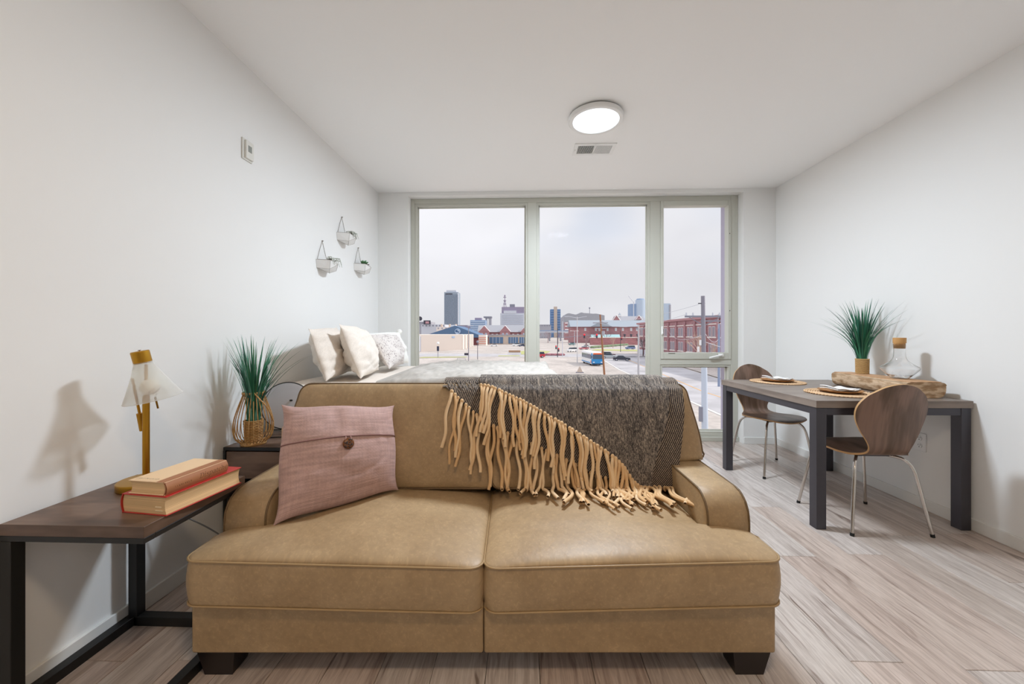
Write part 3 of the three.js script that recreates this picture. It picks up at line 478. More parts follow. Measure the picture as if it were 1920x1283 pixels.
// ------------------------------------------------------------------ nightstand and what stands on it
const NSY = 0.556;
{
  const t = thing('nightstand', 'dark brown nightstand with black frame behind the sofa corner', 'nightstand', [-1.325, 0, -2.11]);
  const x0 = -0.222, x1 = 0.178, z0 = -0.118, z1 = 0.205, b = 0.012;
  mesh('carcass', [span(x0, x1, NSY - 0.018, NSY - 0.001, z0, z1, 0.002), span(x0, x0 + b, 0.02, NSY - 0.018, z0, z1, 0.001), span(x1 - b, x1, 0.02, NSY - 0.018, z0, z1, 0.001), span(x0 + b, x1 - b, 0.02, NSY - 0.018, z0, z0 + b), span(x0 + b, x1 - b, 0.3, 0.312, z0 + b, z1 - 0.004), span(x0 + b, x1 - b, 0.02, 0.035, z0 + b, z1 - 0.004)], M.black, t);
  mesh('top_panel', boxUV(span(x0 + 0.006, x1 - 0.006, NSY - 0.002, NSY, z0, z1 - 0.006), 'x', 1.6), M.walnut, t);
  for (const [ya, yb] of [[0.395, NSY - 0.024], [0.04, 0.296]]) { const d = mesh('drawer', boxUV(span(x0 + b + 0.003, x1 - b - 0.003, ya, yb, z1 - 0.02, z1 - 0.003, 0.0015), 'x', 1.6, ya), ya > 0.2 ? M.walnut : M.black, t); mesh('finger_groove', span(x0 + b + 0.003, x1 - b - 0.003, ya - 0.008, ya - 0.001, z1 - 0.03, z1 - 0.018), M.black, d); }  // lower drawer black: the deep shade there is put into its colour
}
function grassPlant(t, n, h0, h1, spread, base, seed, droop, mats = M.blades, away = 0) {   // away: side of the wall it stands against
  const r = rng(seed), G = [];
  for (let k = 0; k < 8; k++) {                                      // eight blade shapes, one metre tall, bending towards +x
    const bend = 0.10 + 0.10 * k, w = 0.0045;
    const f = (s) => [bend * Math.pow(s, 2.3), s * (1 - 0.10 * bend * s * s)];
    G.push(grid(2, 9, (u, v) => { const [x, y] = f(v), ww = w * (v < 0.1 ? 0.7 + 3 * v : Math.pow(1 - v, 0.55) + 0.02); return V(x + Math.abs(u - 0.5) * ww * 0.5, y, (u - 0.5) * 2 * ww); }));
  }
  for (let i = 0; i < n; i++) {
    const a = r() * Math.PI * 2, q = r() * (1 - 0.8 * Math.max(0, away * Math.cos(a))), h = mix(h0, h1, r()), d = Math.sqrt(r()) * base, k = Math.min(7, Math.floor((0.15 + 0.85 * q * q) * 8 * spread));
    const o = mesh('blade', G[k], mats[Math.floor(r() * mats.length)], t); o.position.set(Math.cos(a) * d, 0, Math.sin(a) * d); o.rotation.set(0, -a, 0); o.rotation.z = -(droop * q) ; o.rotation.order = 'YXZ'; const wsc = 0.8 + 0.4 * r(); o.scale.set(h, h, wsc);
  }
}
function wovenPot(r0, r1, h, m) {
  const g = [lathe([[0, 0.002], [r0 * 0.94, 0.002], [r1 * 0.94, h], [r1 * 0.88, h], [r1 * 0.88, h - 0.02], [0, h - 0.02]], 36)], n = Math.round(h / 0.0075);
  for (let i = 0; i <= n; i++) { const s = i / n, R = mix(r0, r1, s); g.push(grid(72, 6, (u, v) => { const a = u * Math.PI * 2, b = v * Math.PI * 2, rr = R + 0.0016 * Math.sin(a * 12 + (i % 2) * Math.PI) + 0.0034 * Math.cos(b); return V(Math.cos(a) * rr, s * (h - 0.006) + 0.004 + 0.0036 * Math.sin(b), Math.sin(a) * rr); })); }
  return g;
}
const LANT = [-1.43, NSY, -1.965];
{
  const t = thing('rattan_lantern', 'pear-shaped rattan lantern cage with side handle on nightstand', 'lantern', LANT, 0.4);
  const H = 0.272, prof = (s) => [0.050 + 0.042 * Math.sin(Math.PI * Math.pow(clamp(s), 0.62)) - 0.005 * s, 0.008 + s * (H - 0.012)];
  const rib = tube(Array.from({ length: 13 }, (_, i) => { const [r, y] = prof(i / 12); return V(r, y, 0); }), 0.0021, 24, 6);
  for (let i = 0; i < 28; i++) { const o = mesh('rib', rib, M.rattan, t); o.rotation.y = i / 28 * Math.PI * 2; }
  const ring = (r, y, w, hh) => lathe([[r - w, y - hh], [r + w, y - hh], [r + w * 1.3, y], [r + w, y + hh], [r - w, y + hh], [r - w, y - hh]], 48);
  mesh('rim', ring(prof(1)[0] + 0.002, H - 0.002, 0.004, 0.0065), M.rattan, t); mesh('base_ring', ring(prof(0)[0] + 0.003, 0.008, 0.005, 0.008), M.rattan, t); mesh('base_disc', lathe([[0, 0.009], [0.049, 0.009], [0.049, 0.003], [0, 0.003]], 36), M.rattan, t);
  mesh('handle', tube([[0.016, H, 0.053], [0.045, H - 0.03, 0.070], [0.074, H - 0.07, 0.068], [0.089, H - 0.12, 0.048], [0.095, H - 0.155, 0.025]], 0.0034, 24, 7), M.rattan, t);
  for (const a of [0, 2.1, 4.2, 1.27]) mesh('binding', new THREE.TorusGeometry(0.0075, 0.0022, 6, 12).rotateY(-a).translate(Math.cos(a) * 0.048, H - 0.002, Math.sin(a) * 0.048), M.rattan, t);
}
{
  const t = thing('potted_grass', 'tall faux grass in woven pot standing inside the rattan lantern', 'plant', [LANT[0], LANT[1] + 0.0095, LANT[2]], 0.3);
  mesh('woven_pot', wovenPot(0.037, 0.042, 0.118, M.rattan), M.rattan, t); mesh('soil', lathe([[0, 0.104], [0.036, 0.102]], 20), M.soil, t);
  const g = new THREE.Group(); g.name = numbered('grass_tuft'); g.position.y = 0.1; t.add(g); grassPlant(g, 150, 0.28, 0.48, 0.66, 0.030, 31, 0.13, M.blades, -1);
}
{
  const t = thing('table_disc', 'round pale disc with thin black rim on wire stand, on nightstand', 'mirror', [-1.375, NSY, -2.165], 0.3);
  const R = 0.132, cy = 0.166; const q = (g) => g.rotateX(Math.PI / 2).rotateX(-0.12).translate(0, cy, 0);
  mesh('disc_face', q(lathe([[0, 0.004], [R - 0.002, 0.004], [R - 0.002, -0.004], [0, -0.004]], 72)), M.disc, t);
  mesh('rim', q(new THREE.TorusGeometry(R, 0.004, 8, 72).rotateX(Math.PI / 2)), M.black, t);
  mesh('spindle', new THREE.SphereGeometry(0.006, 12, 8).scale(1.5, 0.8, 0.6).translate(0.02, cy + 0.03, 0.004), M.black, t);  // small black dot on the disc face
  mesh('wire_stand', [tube([[-0.09, 0.004, 0.07], [-0.10, 0.02, 0.0], [-0.09, 0.075, -0.004], [-0.085, 0.09, -0.006]], 0.003, 24, 6), tube([[0.09, 0.004, 0.07], [0.10, 0.02, 0.0], [0.09, 0.075, -0.004], [0.085, 0.09, -0.006]], 0.003, 24, 6), tube([[-0.09, 0.004, 0.07], [0, 0.004, 0.075], [0.09, 0.004, 0.07]], 0.003, 16, 6), tube([[-0.1, 0.03, -0.002], [0, 0.026, -0.006], [0.1, 0.03, -0.002]], 0.003, 16, 6)], M.black, t);
}
{
  const t = thing('wooden_candle_holder', 'small blush wooden cylinder on nightstand beside the pink pillow', 'ornament', [-1.252, NSY, -1.975]);
  mesh('body', lathe([[0, 0], [0.026, 0], [0.029, 0.003], [0.029, 0.078], [0.026, 0.09], [0.016, 0.1], [0.013, 0.112], [0, 0.113]], 36), M.blush, t);
}
// ------------------------------------------------------------------ bed
{
  const t = thing('bed', 'bed with cream sheet standing between sofa and window', 'bed', [-0.63, 0, -2.98]);
  mesh('bed_base', span(-0.92, 0.88, 0.06, 0.34, -0.76, 0.72, 0.02), std(0xb9b1a6, 0.9), t);
  mesh('mattress', rbox(1.82, 0.48, 1.5, 0.07, -0.02, 0.585, -0.02, 5), M.bedcream, t);
  for (const x of [-0.85, 0.8]) for (const z of [-0.68, 0.64]) mesh('foot', box(0.06, 0.062, 0.06, x, 0.031, z), M.darkwood, t);
  const d = thing('duvet', 'rumpled white fluffy blanket spread over the bed', 'blanket', [-0.63, 0, -2.98]);
  const f = (side) => (u, v) => {
    const x = mix(-0.32, 0.92, u), z = mix(-0.80, 0.80, v), ex = sst(0.80, 0.93, x), ez = Math.max(sst(0.66, 0.80, Math.abs(z)), 0), e = 1 - (1 - Math.pow(ex, 1.7)) * (1 - Math.pow(ez, 1.7));
    const n = fbm(u * 7 + 3, v * 5 + 3, 64, 64, 4, 15) - 0.5, w = Math.abs(fbm(u * 4 + v * 6 + 9, v * 4 - u * 2 + 9, 64, 64, 3, 19) - 0.5), st = sst(0, 0.16, u), y = 0.848 + st * (0.020 + 0.065 * n + 0.075 * (0.25 - w)) - 0.34 * e + (side < 0 ? -0.02 : 0.0);
    return V(x + (side < 0 ? -0.012 * ex : 0) + 0.02 * n * e + 0.10 * (v - 0.5) * (1 - u), Math.max(y, side > 0 ? 0.832 - 0.5 * e : 0.828 - 0.5 * e), z - Math.sign(z) * (side < 0 ? 0.012 * ez : 0));
  };
  const A = grid(110, 110, f(1)), B = grid(50, 50, (u, v) => f(-1)(1 - u, v));
  for (const g of [A, B]) { const p = g.attributes.position, w = g.attributes.uv; for (let i = 0; i < p.count; i++) w.setXY(i, p.getX(i) * 1.5, p.getZ(i) * 1.5); }
  mesh('cover', [A, B].map((g) => { if (g.attributes.normal.getY(200) < 0 && g === A) { const ix = g.index.array; for (let i = 0; i < ix.length; i += 3) { const q = ix[i]; ix[i] = ix[i + 1]; ix[i + 1] = q; } g.computeVertexNormals(); } return g; }), M.fur, d);
  const fr = (xc, y, zc) => toFrame(xc, y, zc);
  const pil = (name, label, c4, T, m, o) => { const q = thing(name, label, 'pillow'); const p = pillowGeo(c4, T, o); mesh('pillowcase', p.g, m, q); return [q, p]; };
  pil('bed_pillow', 'cream pillow leaning on the wall, nearest the nightstand', [fr(-1.15, 0.845, 2.36), fr(-1.255, 0.845, 2.98), fr(-1.375, 1.19, 2.98), fr(-1.27, 1.17, 2.38)], 0.095, M.bedcream, { seed: 41, k: 0.05, wr: 0.028, back: 0.9 });
  pil('bed_pillow', 'cream square pillow with high peaked corner, in front of the wall pillow', [fr(-0.975, 0.848, 2.46), fr(-1.055, 0.85, 3.02), fr(-1.20, 1.165, 3.06), fr(-1.135, 1.205, 2.50)], 0.10, M.bedcream, { seed: 47, k: 0.05, wr: 0.026, back: 0.95 });
  pil('bed_pillow', 'grey patterned knit cushion leaning between cream and white pillows', [fr(-0.965, 0.862, 3.0), fr(-0.985, 0.865, 3.46), fr(-1.06, 1.13, 3.50), fr(-1.145, 1.135, 3.06)], 0.09, M.knit, { seed: 53, k: 0.05, wr: 0.016, back: 0.9 });
  const [q, p] = pil('bed_pillow', 'white pillow with pompom corners, closest to the window', [fr(-1.11, 0.858, 3.18), fr(-1.00, 0.858, 3.70), fr(-1.105, 1.16, 3.74), fr(-1.25, 1.145, 3.22)], 0.09, M.whitecotton, { seed: 59, k: 0.06, wr: 0.02, back: 0.9 });
  for (const [u, v] of [[0, 1], [1, 1]]) { const at = p.front(u, v); mesh('pompom', new THREE.IcosahedronGeometry(0.026, 2).translate(at.x, at.y, at.z), M.whitecotton, q); }
}
// ------------------------------------------------------------------ hanging planters on the left wall
function wallPlanter(label, y, z, plant, nailDy, seed) {
  const t = thing('wall_planter', label, 'planter', [XL, y, -z], 0, 'faceted planters on the left wall');
  const P = [[0, 0, -0.085], [0, 0, 0.085], [0.095, 0, 0.05], [0.095, 0, -0.05], [0, -0.062, 0.075], [0, -0.062, -0.075], [0.06, -0.092, 0.0], [0.088, -0.068, 0.05], [0.088, -0.068, -0.05], [0.128, -0.028, 0.0]];
  const g = new ConvexGeometry(P.map((p) => V(...p))); mesh('pot', toCreasedNormals(g, 0.05), M.planter, t);
  mesh('soil', prism([[0.008, 0.07], [0.085, 0.042], [0.11, 0], [0.085, -0.042], [0.008, -0.07]], 0.0005, 0.004), M.soil, t);
  mesh('hanging_cord', [tube([[0.006, 0, -0.075], [0.004, nailDy * 0.5, -0.038], [0.004, nailDy, 0]], 0.0016, 8, 5), tube([[0.006, 0, 0.075], [0.004, nailDy * 0.5, 0.038], [0.004, nailDy, 0]], 0.0016, 8, 5)], M.wire, t);
  mesh('nail', rod([0, nailDy, 0], [0.012, nailDy, 0], 0.004), M.wire, t);
  const wire = []; const o = V(0.05, -0.04, 0); const E = new THREE.EdgesGeometry(g, 12).attributes.position; for (let i = 0; i < E.count; i += 2) wire.push(rod([E.getX(i), E.getY(i), E.getZ(i)], [E.getX(i + 1), E.getY(i + 1), E.getZ(i + 1)], 0.0011, 5)); mesh('edge_wire', wire, M.wire, t);
  const r = rng(seed), pl = new THREE.Group(); pl.name = numbered(plant === 'green' ? 'succulent' : 'trailing_plant'); t.add(pl);
  if (plant === 'green') { for (let i = 0; i < 22; i++) { const a = r() * 6.28, e = 0.2 + r() * 1.0, l = 0.028 + 0.02 * r(); const q = new THREE.SphereGeometry(0.5, 8, 6).scale(l, 0.010, 0.016).translate(l * 0.5, 0, 0).rotateZ(e).rotateY(a).translate(0.06 + 0.02 * (r() - 0.5), 0.006, 0.03 * (r() - 0.5)); mesh('leaf', q, M.succulent, pl); } }
  else for (let i = 0; i < 9; i++) { const x = 0.04 + r() * 0.05, zz = (r() - 0.5) * 0.1, h = 0.012 + r() * 0.014, ex = x + 0.02 + 0.035 * r(); mesh('stem', tube([[x, 0, zz], [x + 0.01, h, zz], [ex, h * 0.7, zz * 1.2], [ex + 0.014, -0.02 - 0.02 * r(), zz * 1.3]], 0.0022, 12, 5), M.palegreen, pl); for (let k = 0; k < 3; k++) mesh('leaf', new THREE.SphereGeometry(0.007, 6, 5).scale(1, 0.5, 1).translate(ex - k * 0.012, h * 0.7 + 0.004, zz * 1.2 + (r() - 0.5) * 0.02), M.palegreen, pl); }
  return t;
}
wallPlanter('white faceted wall planter with trailing stems, lowest left of three', 1.700, 2.90, 'trail', 0.157, 3);
wallPlanter('white faceted wall planter with trailing stems, highest of three', 1.988, 3.215, 'trail', 0.15, 4);
wallPlanter('white faceted wall planter holding a green succulent, nearest the window', 1.787, 3.535, 'green', 0.16, 5);
// ------------------------------------------------------------------ dining table and what stands on it
const TY = 0.750;
{
  const t = thing('dining_table', 'grey-brown rectangular dining table with square dark legs against right wall', 'table', [2.126, 0, -2.79], 0.018);
  const x0 = -0.447, x1 = 0.447, z0 = -0.515, z1 = 0.515, b = 0.056, e = 0.002;
  mesh('table_top', boxUV(span(x0, x1, TY - 0.042, TY, z0, z1, 0.002), 'x', 1.4), M.table, t);
  for (const [x, z] of [[x0 + 0.006, z0 + 0.006], [x1 - b - 0.006, z0 + 0.006], [x0 + 0.006, z1 - b - 0.006], [x1 - b - 0.006, z1 - b - 0.006]]) mesh('leg', span(x, x + b, 0, TY - 0.043, z, z + b, e), M.darkmetal, t);
  const ya = TY - 0.085, yb = TY - 0.043;
  mesh('apron', span(x0 + b + 0.006, x1 - b - 0.006, ya, yb, z1 - 0.036, z1 - 0.008, e), M.darkmetal, t); mesh('apron', span(x0 + b + 0.006, x1 - b - 0.006, ya, yb, z0 + 0.008, z0 + 0.036, e), M.darkmetal, t);
  mesh('apron', span(x0 + 0.008, x0 + 0.036, ya, yb, z0 + b, z1 - b, e), M.darkmetal, t); mesh('apron', span(x1 - 0.036, x1 - 0.008, ya, yb, z0 + b, z1 - b, e), M.darkmetal, t);
}
{
  // moulded plywood shell: profile from the seat's front edge back and up the backrest
  const prof = [[0.225, 0.432], [0.19, 0.444], [0.10, 0.446], [0.0, 0.440], [-0.09, 0.436], [-0.145, 0.441], [-0.178, 0.460], [-0.196, 0.495], [-0.208, 0.56], [-0.224, 0.66], [-0.246, 0.76], [-0.272, 0.862]];
  const wid = [[0, 0.0], [0.02, 0.10], [0.06, 0.165], [0.14, 0.2], [0.25, 0.212], [0.36, 0.198], [0.44, 0.160], [0.49, 0.118], [0.53, 0.112], [0.58, 0.128], [0.66, 0.165], [0.75, 0.192], [0.83, 0.19], [0.91, 0.155], [0.965, 0.098], [0.99, 0.05], [1, 0.0]];
  const cv = new THREE.CatmullRomCurve3(prof.map(([z, y]) => V(0, y, z)), false, 'centripetal');
  const W = (s) => { for (let i = 1; i < wid.length; i++) if (s <= wid[i][0]) { const a = wid[Math.max(0, i - 2)][1], b = wid[i - 1][1], d = wid[i][1], e = wid[Math.min(wid.length - 1, i + 1)][1], t = (s - wid[i - 1][0]) / (wid[i][0] - wid[i - 1][0]); return i < 2 || i > wid.length - 3 ? Math.sqrt(mix(b * b, d * d, t)) : clamp(0.5 * (2 * b + (d - a) * t + (2 * a - 5 * b + 4 * d - e) * t * t + (3 * b - a - 3 * d + e) * t * t * t), 0, 0.24); } return 0; };
  const shellPt = (u, s, side, edge = 1) => { const p = cv.getPointAt(clamp(s)), d = cv.getTangentAt(clamp(s)), n = V(0, d.z > 0 ? -d.z : -d.z, 0); const N = V(0, -d.z, d.y).normalize(), x = (u * 2 - 1) * W(s), dish = 0.10 * x * x / 0.2 * (s > 0.5 ? 3.2 * sst(0.5, 0.7, s) : 1.2 * sst(0.5, 0.3, s)); return p.add(V(x, 0, 0)).addScaledVector(N, side * 0.0055 + dish * (s > 0.5 ? 0.5 : 0.25)); };
  const sS = (v) => 0.5 - 0.5 * Math.cos(Math.PI * v);
  const t = thing('dining_chair', 'moulded plywood chair with rounded back, near end of table, seen from behind', 'chair', [2.06, 0, -2.42], Math.PI, 'plywood chairs at the dining table');
  const A = grid(24, 70, (u, v) => shellPt(u, sS(v), 1)), B = grid(24, 70, (u, v) => shellPt(1 - u, sS(v), -1));
  for (const g of [A, B]) { const p = g.attributes.position, w = g.attributes.uv; for (let i = 0; i < p.count; i++) w.setXY(i, p.getX(i) * 2.1, w.getY(i) * 1.6); }
  const sh = mesh('shell', [A, B], M.chairwood, t);
  mesh('edge_band', [0, 1].map((u) => grid(2, 120, (a, v) => shellPt(u, sS(v), u ? 1 - 2 * a : 2 * a - 1).add(V((u ? 1 : -1) * 0.0012 * Math.sin(Math.PI * a), 0, 0)))), M.plyedge, sh);
  mesh('seat_plate', [span(-0.09, 0.09, 0.415, 0.426, -0.1, 0.1, 0.003), span(-0.03, 0.03, 0.423, 0.434, -0.06, 0.06, 0.002)], M.darkmetal, t);
  for (const sx of [-1, 1]) for (const sz of [-1, 1]) {
    const lg = mesh('leg', tube([[sx * 0.03, 0.417, sz * 0.02], [sx * 0.09, 0.418, sz * 0.085], [sx * 0.13, 0.412, sz * 0.128], [sx * 0.155, 0.385, sz * 0.152], [sx * 0.17, 0.33, sz * 0.168], [sx * 0.196, 0.16, sz * 0.19], [sx * 0.218, 0.012, sz * 0.21]], 0.0088, 44, 10, false, 0.4), M.chrome, t);
    mesh('rubber_foot', rod([sx * 0.2173, 0.016, sz * 0.2095], [sx * 0.2195, 0.0, sz * 0.2115], 0.0105, 12), M.rubber, lg);
    mesh('bumper', new THREE.CylinderGeometry(0.011, 0.009, 0.018, 10).translate(sx * 0.1, 0.424, sz * 0.095), M.rubber, lg);
  }
  copy(t, [2.075, 0, -3.29], 0.10, 'moulded plywood chair with rounded back, far end of table by the window');
}
function placeSetting(x, z, turn, where) {
  const m = thing('placemat', 'round woven raffia placemat ' + where, 'placemat', [x, TY, z], 0, 'woven placemats');
  const rings = []; for (let i = 0; i < 13; i++) rings.push(new THREE.TorusGeometry(0.014 + i * 0.0132, 0.0058, 6, 48).rotateX(Math.PI / 2).scale(1, 0.62, 1).translate(0, 0.004, 0)); mesh('coil', rings, M.raffia, m);
  const braid = []; for (let i = 0; i < 60; i++) { const a = i / 60 * Math.PI * 2; braid.push(new THREE.SphereGeometry(0.0085, 6, 5).scale(1.3, 0.6, 0.7).rotateY(-a + 0.9).translate(Math.cos(a) * 0.183, 0.005, Math.sin(a) * 0.183)); } mesh('braided_edge', braid, M.raffia, m);
  const p = thing('plate', 'round wooden plate on the placemat ' + where, 'plate', [x, TY + 0.009, z], 0, 'wooden plates');
  mesh('plate_body', lathe([[0, 0.003], [0.07, 0.003], [0.105, 0.012], [0.116, 0.017], [0.118, 0.0155], [0.108, 0.009], [0.072, 0], [0, 0]], 56), M.woodplate, p);
  const n = thing('napkin', 'folded napkin with black brush marks ' + where, 'napkin', [x, TY + 0.024, z], turn, 'patterned napkins');
  const fold = (ox, oz, w, d, a, y, lift) => { const f = (s) => (u, v) => { const px = (u - 0.5) * w, pz = (v - 0.5) * d, yy = y + lift * Math.pow(Math.abs(u - 0.5) * 2, 2) * (u < 0.5 ? 1 : 0.35) + 0.004 * Math.sin(u * 9 + v * 4); return V(ox + px * Math.cos(a) - pz * Math.sin(a), yy + s * 0.0022, oz + px * Math.sin(a) + pz * Math.cos(a)); }; const fl = (g) => { g.index.array.reverse(); g.computeVertexNormals(); return g; }; return [fl(grid(16, 10, f(1))), grid(16, 10, f(-1)), fl(grid(16, 1, (u, v) => f(v * 2 - 1)(u, 0))), grid(16, 1, (u, v) => f(v * 2 - 1)(u, 1)), grid(1, 10, (u, v) => f(u * 2 - 1)(0, v)), fl(grid(1, 10, (u, v) => f(u * 2 - 1)(1, v)))]; };
  mesh('fold', fold(0, 0, 0.20, 0.11, 0, 0.003, 0.01), M.napkin, n); mesh('fold', fold(-0.025, 0.004, 0.14, 0.115, 0.25, 0.0095, 0.016), M.napkin, n);
  const mk = textTex(512, 256, (g, w, h) => { const r = rng(11); g.strokeStyle = '#1d1d20'; g.lineCap = 'round'; for (let i = 0; i < 22; i++) { const bx = 20 + i * 22; g.lineWidth = 5 + r() * 6; for (let k = 0; k < 4; k++) { g.beginPath(); const yy = 20 + k * 60 + r() * 18; g.moveTo(bx, yy); g.lineTo(bx + 16 + r() * 10, yy + 34); g.stroke(); } } }, '#f4f3f1');
  const print = grid(14, 8, (u, v) => { const px = (u - 0.5) * 0.195, pz = (v - 0.5) * 0.105; return V(px, 0.003 + 0.01 * Math.pow(Math.abs(u - 0.5) * 2, 2) * (u < 0.5 ? 1 : 0.35) + 0.004 * Math.sin(u * 9 + v * 4) + 0.0032, pz); }); print.index.array.reverse(); print.computeVertexNormals();
  mesh('brush_print', print, std(0xffffff, 0.9, { map: mk }), n);
}
placeSetting(2.025, -3.13, 0.35, 'at the far end of the dining table');
placeSetting(2.045, -2.545, 0.3, 'at the near end of the dining table');
const SY = TY + 0.097;
{
  const t = thing('live_edge_board', 'thick live edge wooden slab riser on the dining table', 'board', [2.412, TY, -2.71]);
  const n = 40, m = 28, h = 0.097;                                   // rounded waney section lofted along z, narrower at the far end
  const sec = (a, s) => { const w = mix(0.120, 0.082, s) * (1 + 0.05 * (fbm(s * 9, 1, 64, 64, 3, 5) - 0.5)), ca = Math.cos(a), sa = Math.sin(a), p = 5; const k = Math.pow(Math.pow(Math.abs(ca), p) + Math.pow(Math.abs(sa), p), -1 / p); let x = ca * k * w, y = h / 2 + sa * k * h / 2; if (y < h * 0.8) { const under = (1 - y / (h * 0.8)); x *= 1 - 0.16 * under * under - 0.05 * (fbm(s * 14 + 2, a * 2 + 9, 64, 64, 3, 8)); } return [x, y]; };
  const side = grid(m * 2, n, (u, v) => { const [x, y] = sec(u * Math.PI * 2 + Math.PI / 4, v), ends = 0.006 * (fbm(u * 6, v * 3, 64, 64, 2, 9) - 0.5); return V(x + 0.02 * v, clamp(y, 0.0008, h), 0.335 - v * 0.63 + ends); });
  const cap = (v, flip) => { const g = grid(m * 2, 6, (u, q) => { const [x, y] = sec(u * Math.PI * 2 + Math.PI / 4, v); return V(mix(0, x, q) + 0.02 * v, mix(h / 2, clamp(y, 0.0008, h), q), 0.335 - v * 0.63 + (flip ? -1 : 1) * 0.006 * (1 - q * q)); }); if (flip) { g.index.array.reverse(); g.computeVertexNormals(); } return g; };
  side.index.array.reverse(); side.computeVertexNormals();
  mesh('waney_side', boxUV(toCreasedNormals(side, 0.7), 'z', 3), M.bark, t); mesh('end_grain', [cap(0, true), cap(1, false)].map((g) => boxUV(toCreasedNormals(g, 0.7), 'x', 4)), M.bark, t);
  mesh('top_face', boxUV(prism(Array.from({ length: 40 }, (_, i) => { const s = i < 20 ? i / 19 : (39 - i) / 19, [x] = sec(i < 20 ? 0.9 : Math.PI - 0.9, s); return [x * 0.99 + 0.02 * s, 0.333 - s * 0.626]; }), h - 0.002, h + 0.0012), 'z', 2.4), M.slab, t);
}
{
  const t = thing('rope_pot_grass', 'green faux grass in rope-wrapped pot on live edge board', 'plant', [2.455, SY + 0.0015, -2.86]);
  mesh('rope_pot', wovenPot(0.035, 0.0365, 0.108, M.rope), M.rope, t); mesh('soil', lathe([[0, 0.095], [0.032, 0.094]], 20), M.soil, t);
  const g = new THREE.Group(); g.name = numbered('grass_tuft'); g.position.y = 0.092; t.add(g); grassPlant(g, 170, 0.26, 0.47, 0.72, 0.028, 77, 0.26, [M.blades[0], M.blades[1], M.blades[2], M.blades[3], M.blades[0], M.blades[1]], 1);
}
{
  const t = thing('decanter', 'clear glass wide-bottomed decanter with cork stopper on wooden board', 'decanter', [2.437, SY + 0.0015, -2.565]);
  const o = [[0, 0.012], [0.018, 0.009], [0.036, 0.001], [0.042, 0.001], [0.048, 0.006], [0.068, 0.028], [0.092, 0.057], [0.0965, 0.066], [0.092, 0.074], [0.066, 0.093], [0.044, 0.112], [0.034, 0.13], [0.030, 0.15], [0.0285, 0.18], [0.030, 0.222]];
  const op = new THREE.CatmullRomCurve3(o.map((p) => V(p[0], p[1], 0)), false, 'centripetal').getPoints(70), wall = 0.0017, ip = op.map((p, i) => { const a = op[Math.max(0, i - 1)], b = op[Math.min(70, i + 1)], l = Math.hypot(b.x - a.x, b.y - a.y) || 1, w = p.y < 0.02 ? 0.003 : wall; return [Math.max(0, p.x - (b.y - a.y) / l * w), p.y + (b.x - a.x) / l * w]; }).reverse();
  mesh('glass_body', mergeVertices(lathe([...op.map((p) => [Math.max(0, p.x), p.y]), ...ip], 72)), M.clearglass, t);
  mesh('stopper', lathe([[0, 0.194], [0.0275, 0.194], [0.0285, 0.228], [0.032, 0.229], [0.0325, 0.262], [0.031, 0.264], [0, 0.264]], 40), M.cork, t);
}

// ------------------------------------------------------------------ the street and the town beyond the window
const G = -6.3;
const flat = (x0, x1, d0, d1, y = G, s = 0.08) => boxUV(span(x0, x1, y - 0.2, y, -d1, -d0), 'z', s);
struct('ground', flat(-900, 1100, 4.6, 1700, G, 0.03), M.concrete);
const poly = (pts, y, s = 0.06) => boxUV(prism(pts.map(([x, d]) => [x, -d]), y - 0.06, y), 'z', s);
struct('road', [poly([[17, 4.8], [31, 4.8], [31, 56], [36, 95], [42, 128], [24.5, 128], [20, 80]], G + 0.03), poly([[-60, 128], [120, 122], [120, 142], [-60, 146]], G + 0.03)], M.asphalt);
struct('pavement', [poly([[31, 4.8], [40, 4.8], [40, 50], [44, 92], [56, 122], [41.5, 124], [36.4, 95], [31.4, 56]], G + 0.16)], M.concrete);
const line = (name, pts, m) => { const o = mesh(name, poly(pts, G + 0.05), m); o.userData.kind = 'structure'; };
line('road_marking', [[22.9, 5], [23.05, 5], [23.1, 50], [31, 120], [30.85, 120], [22.95, 50]], c(0xe8b266));
line('road_marking', [[16.6, 5], [16.9, 5], [19.9, 80], [24.4, 128], [24.1, 128], [19.6, 80]], c(0xe9e6e2));
const green = (label, pts) => { const o = mesh('grass_patch', poly(pts, G + 0.1, 0.3), M.grass); tag(o, label, 'grass'); o.userData.kind = 'stuff'; };
green('yellow-green lawn beside the traffic lights, left of the street', [[-2, 140], [7, 140], [11, 165], [2, 178], [-3, 160]]);
green('pale lawn strip in front of the red brick wall', [[30, 176], [70, 158], [74, 168], [36, 192]]);
green('thin dry grass strip in front of the tan warehouse', [[-33, 118], [-19, 122], [-19, 125], [-33, 122]]);
green('round grass island at the near kerb', Array.from({ length: 20 }, (_, i) => [9.2 + 2.6 * Math.cos(i / 20 * 6.283), 59.6 + 2.2 * Math.sin(i / 20 * 6.283)]));
green('dry planted bed on the parking lot behind the lamp post', [[-9, 128], [-1.5, 129], [-2, 133], [-9, 132]]);
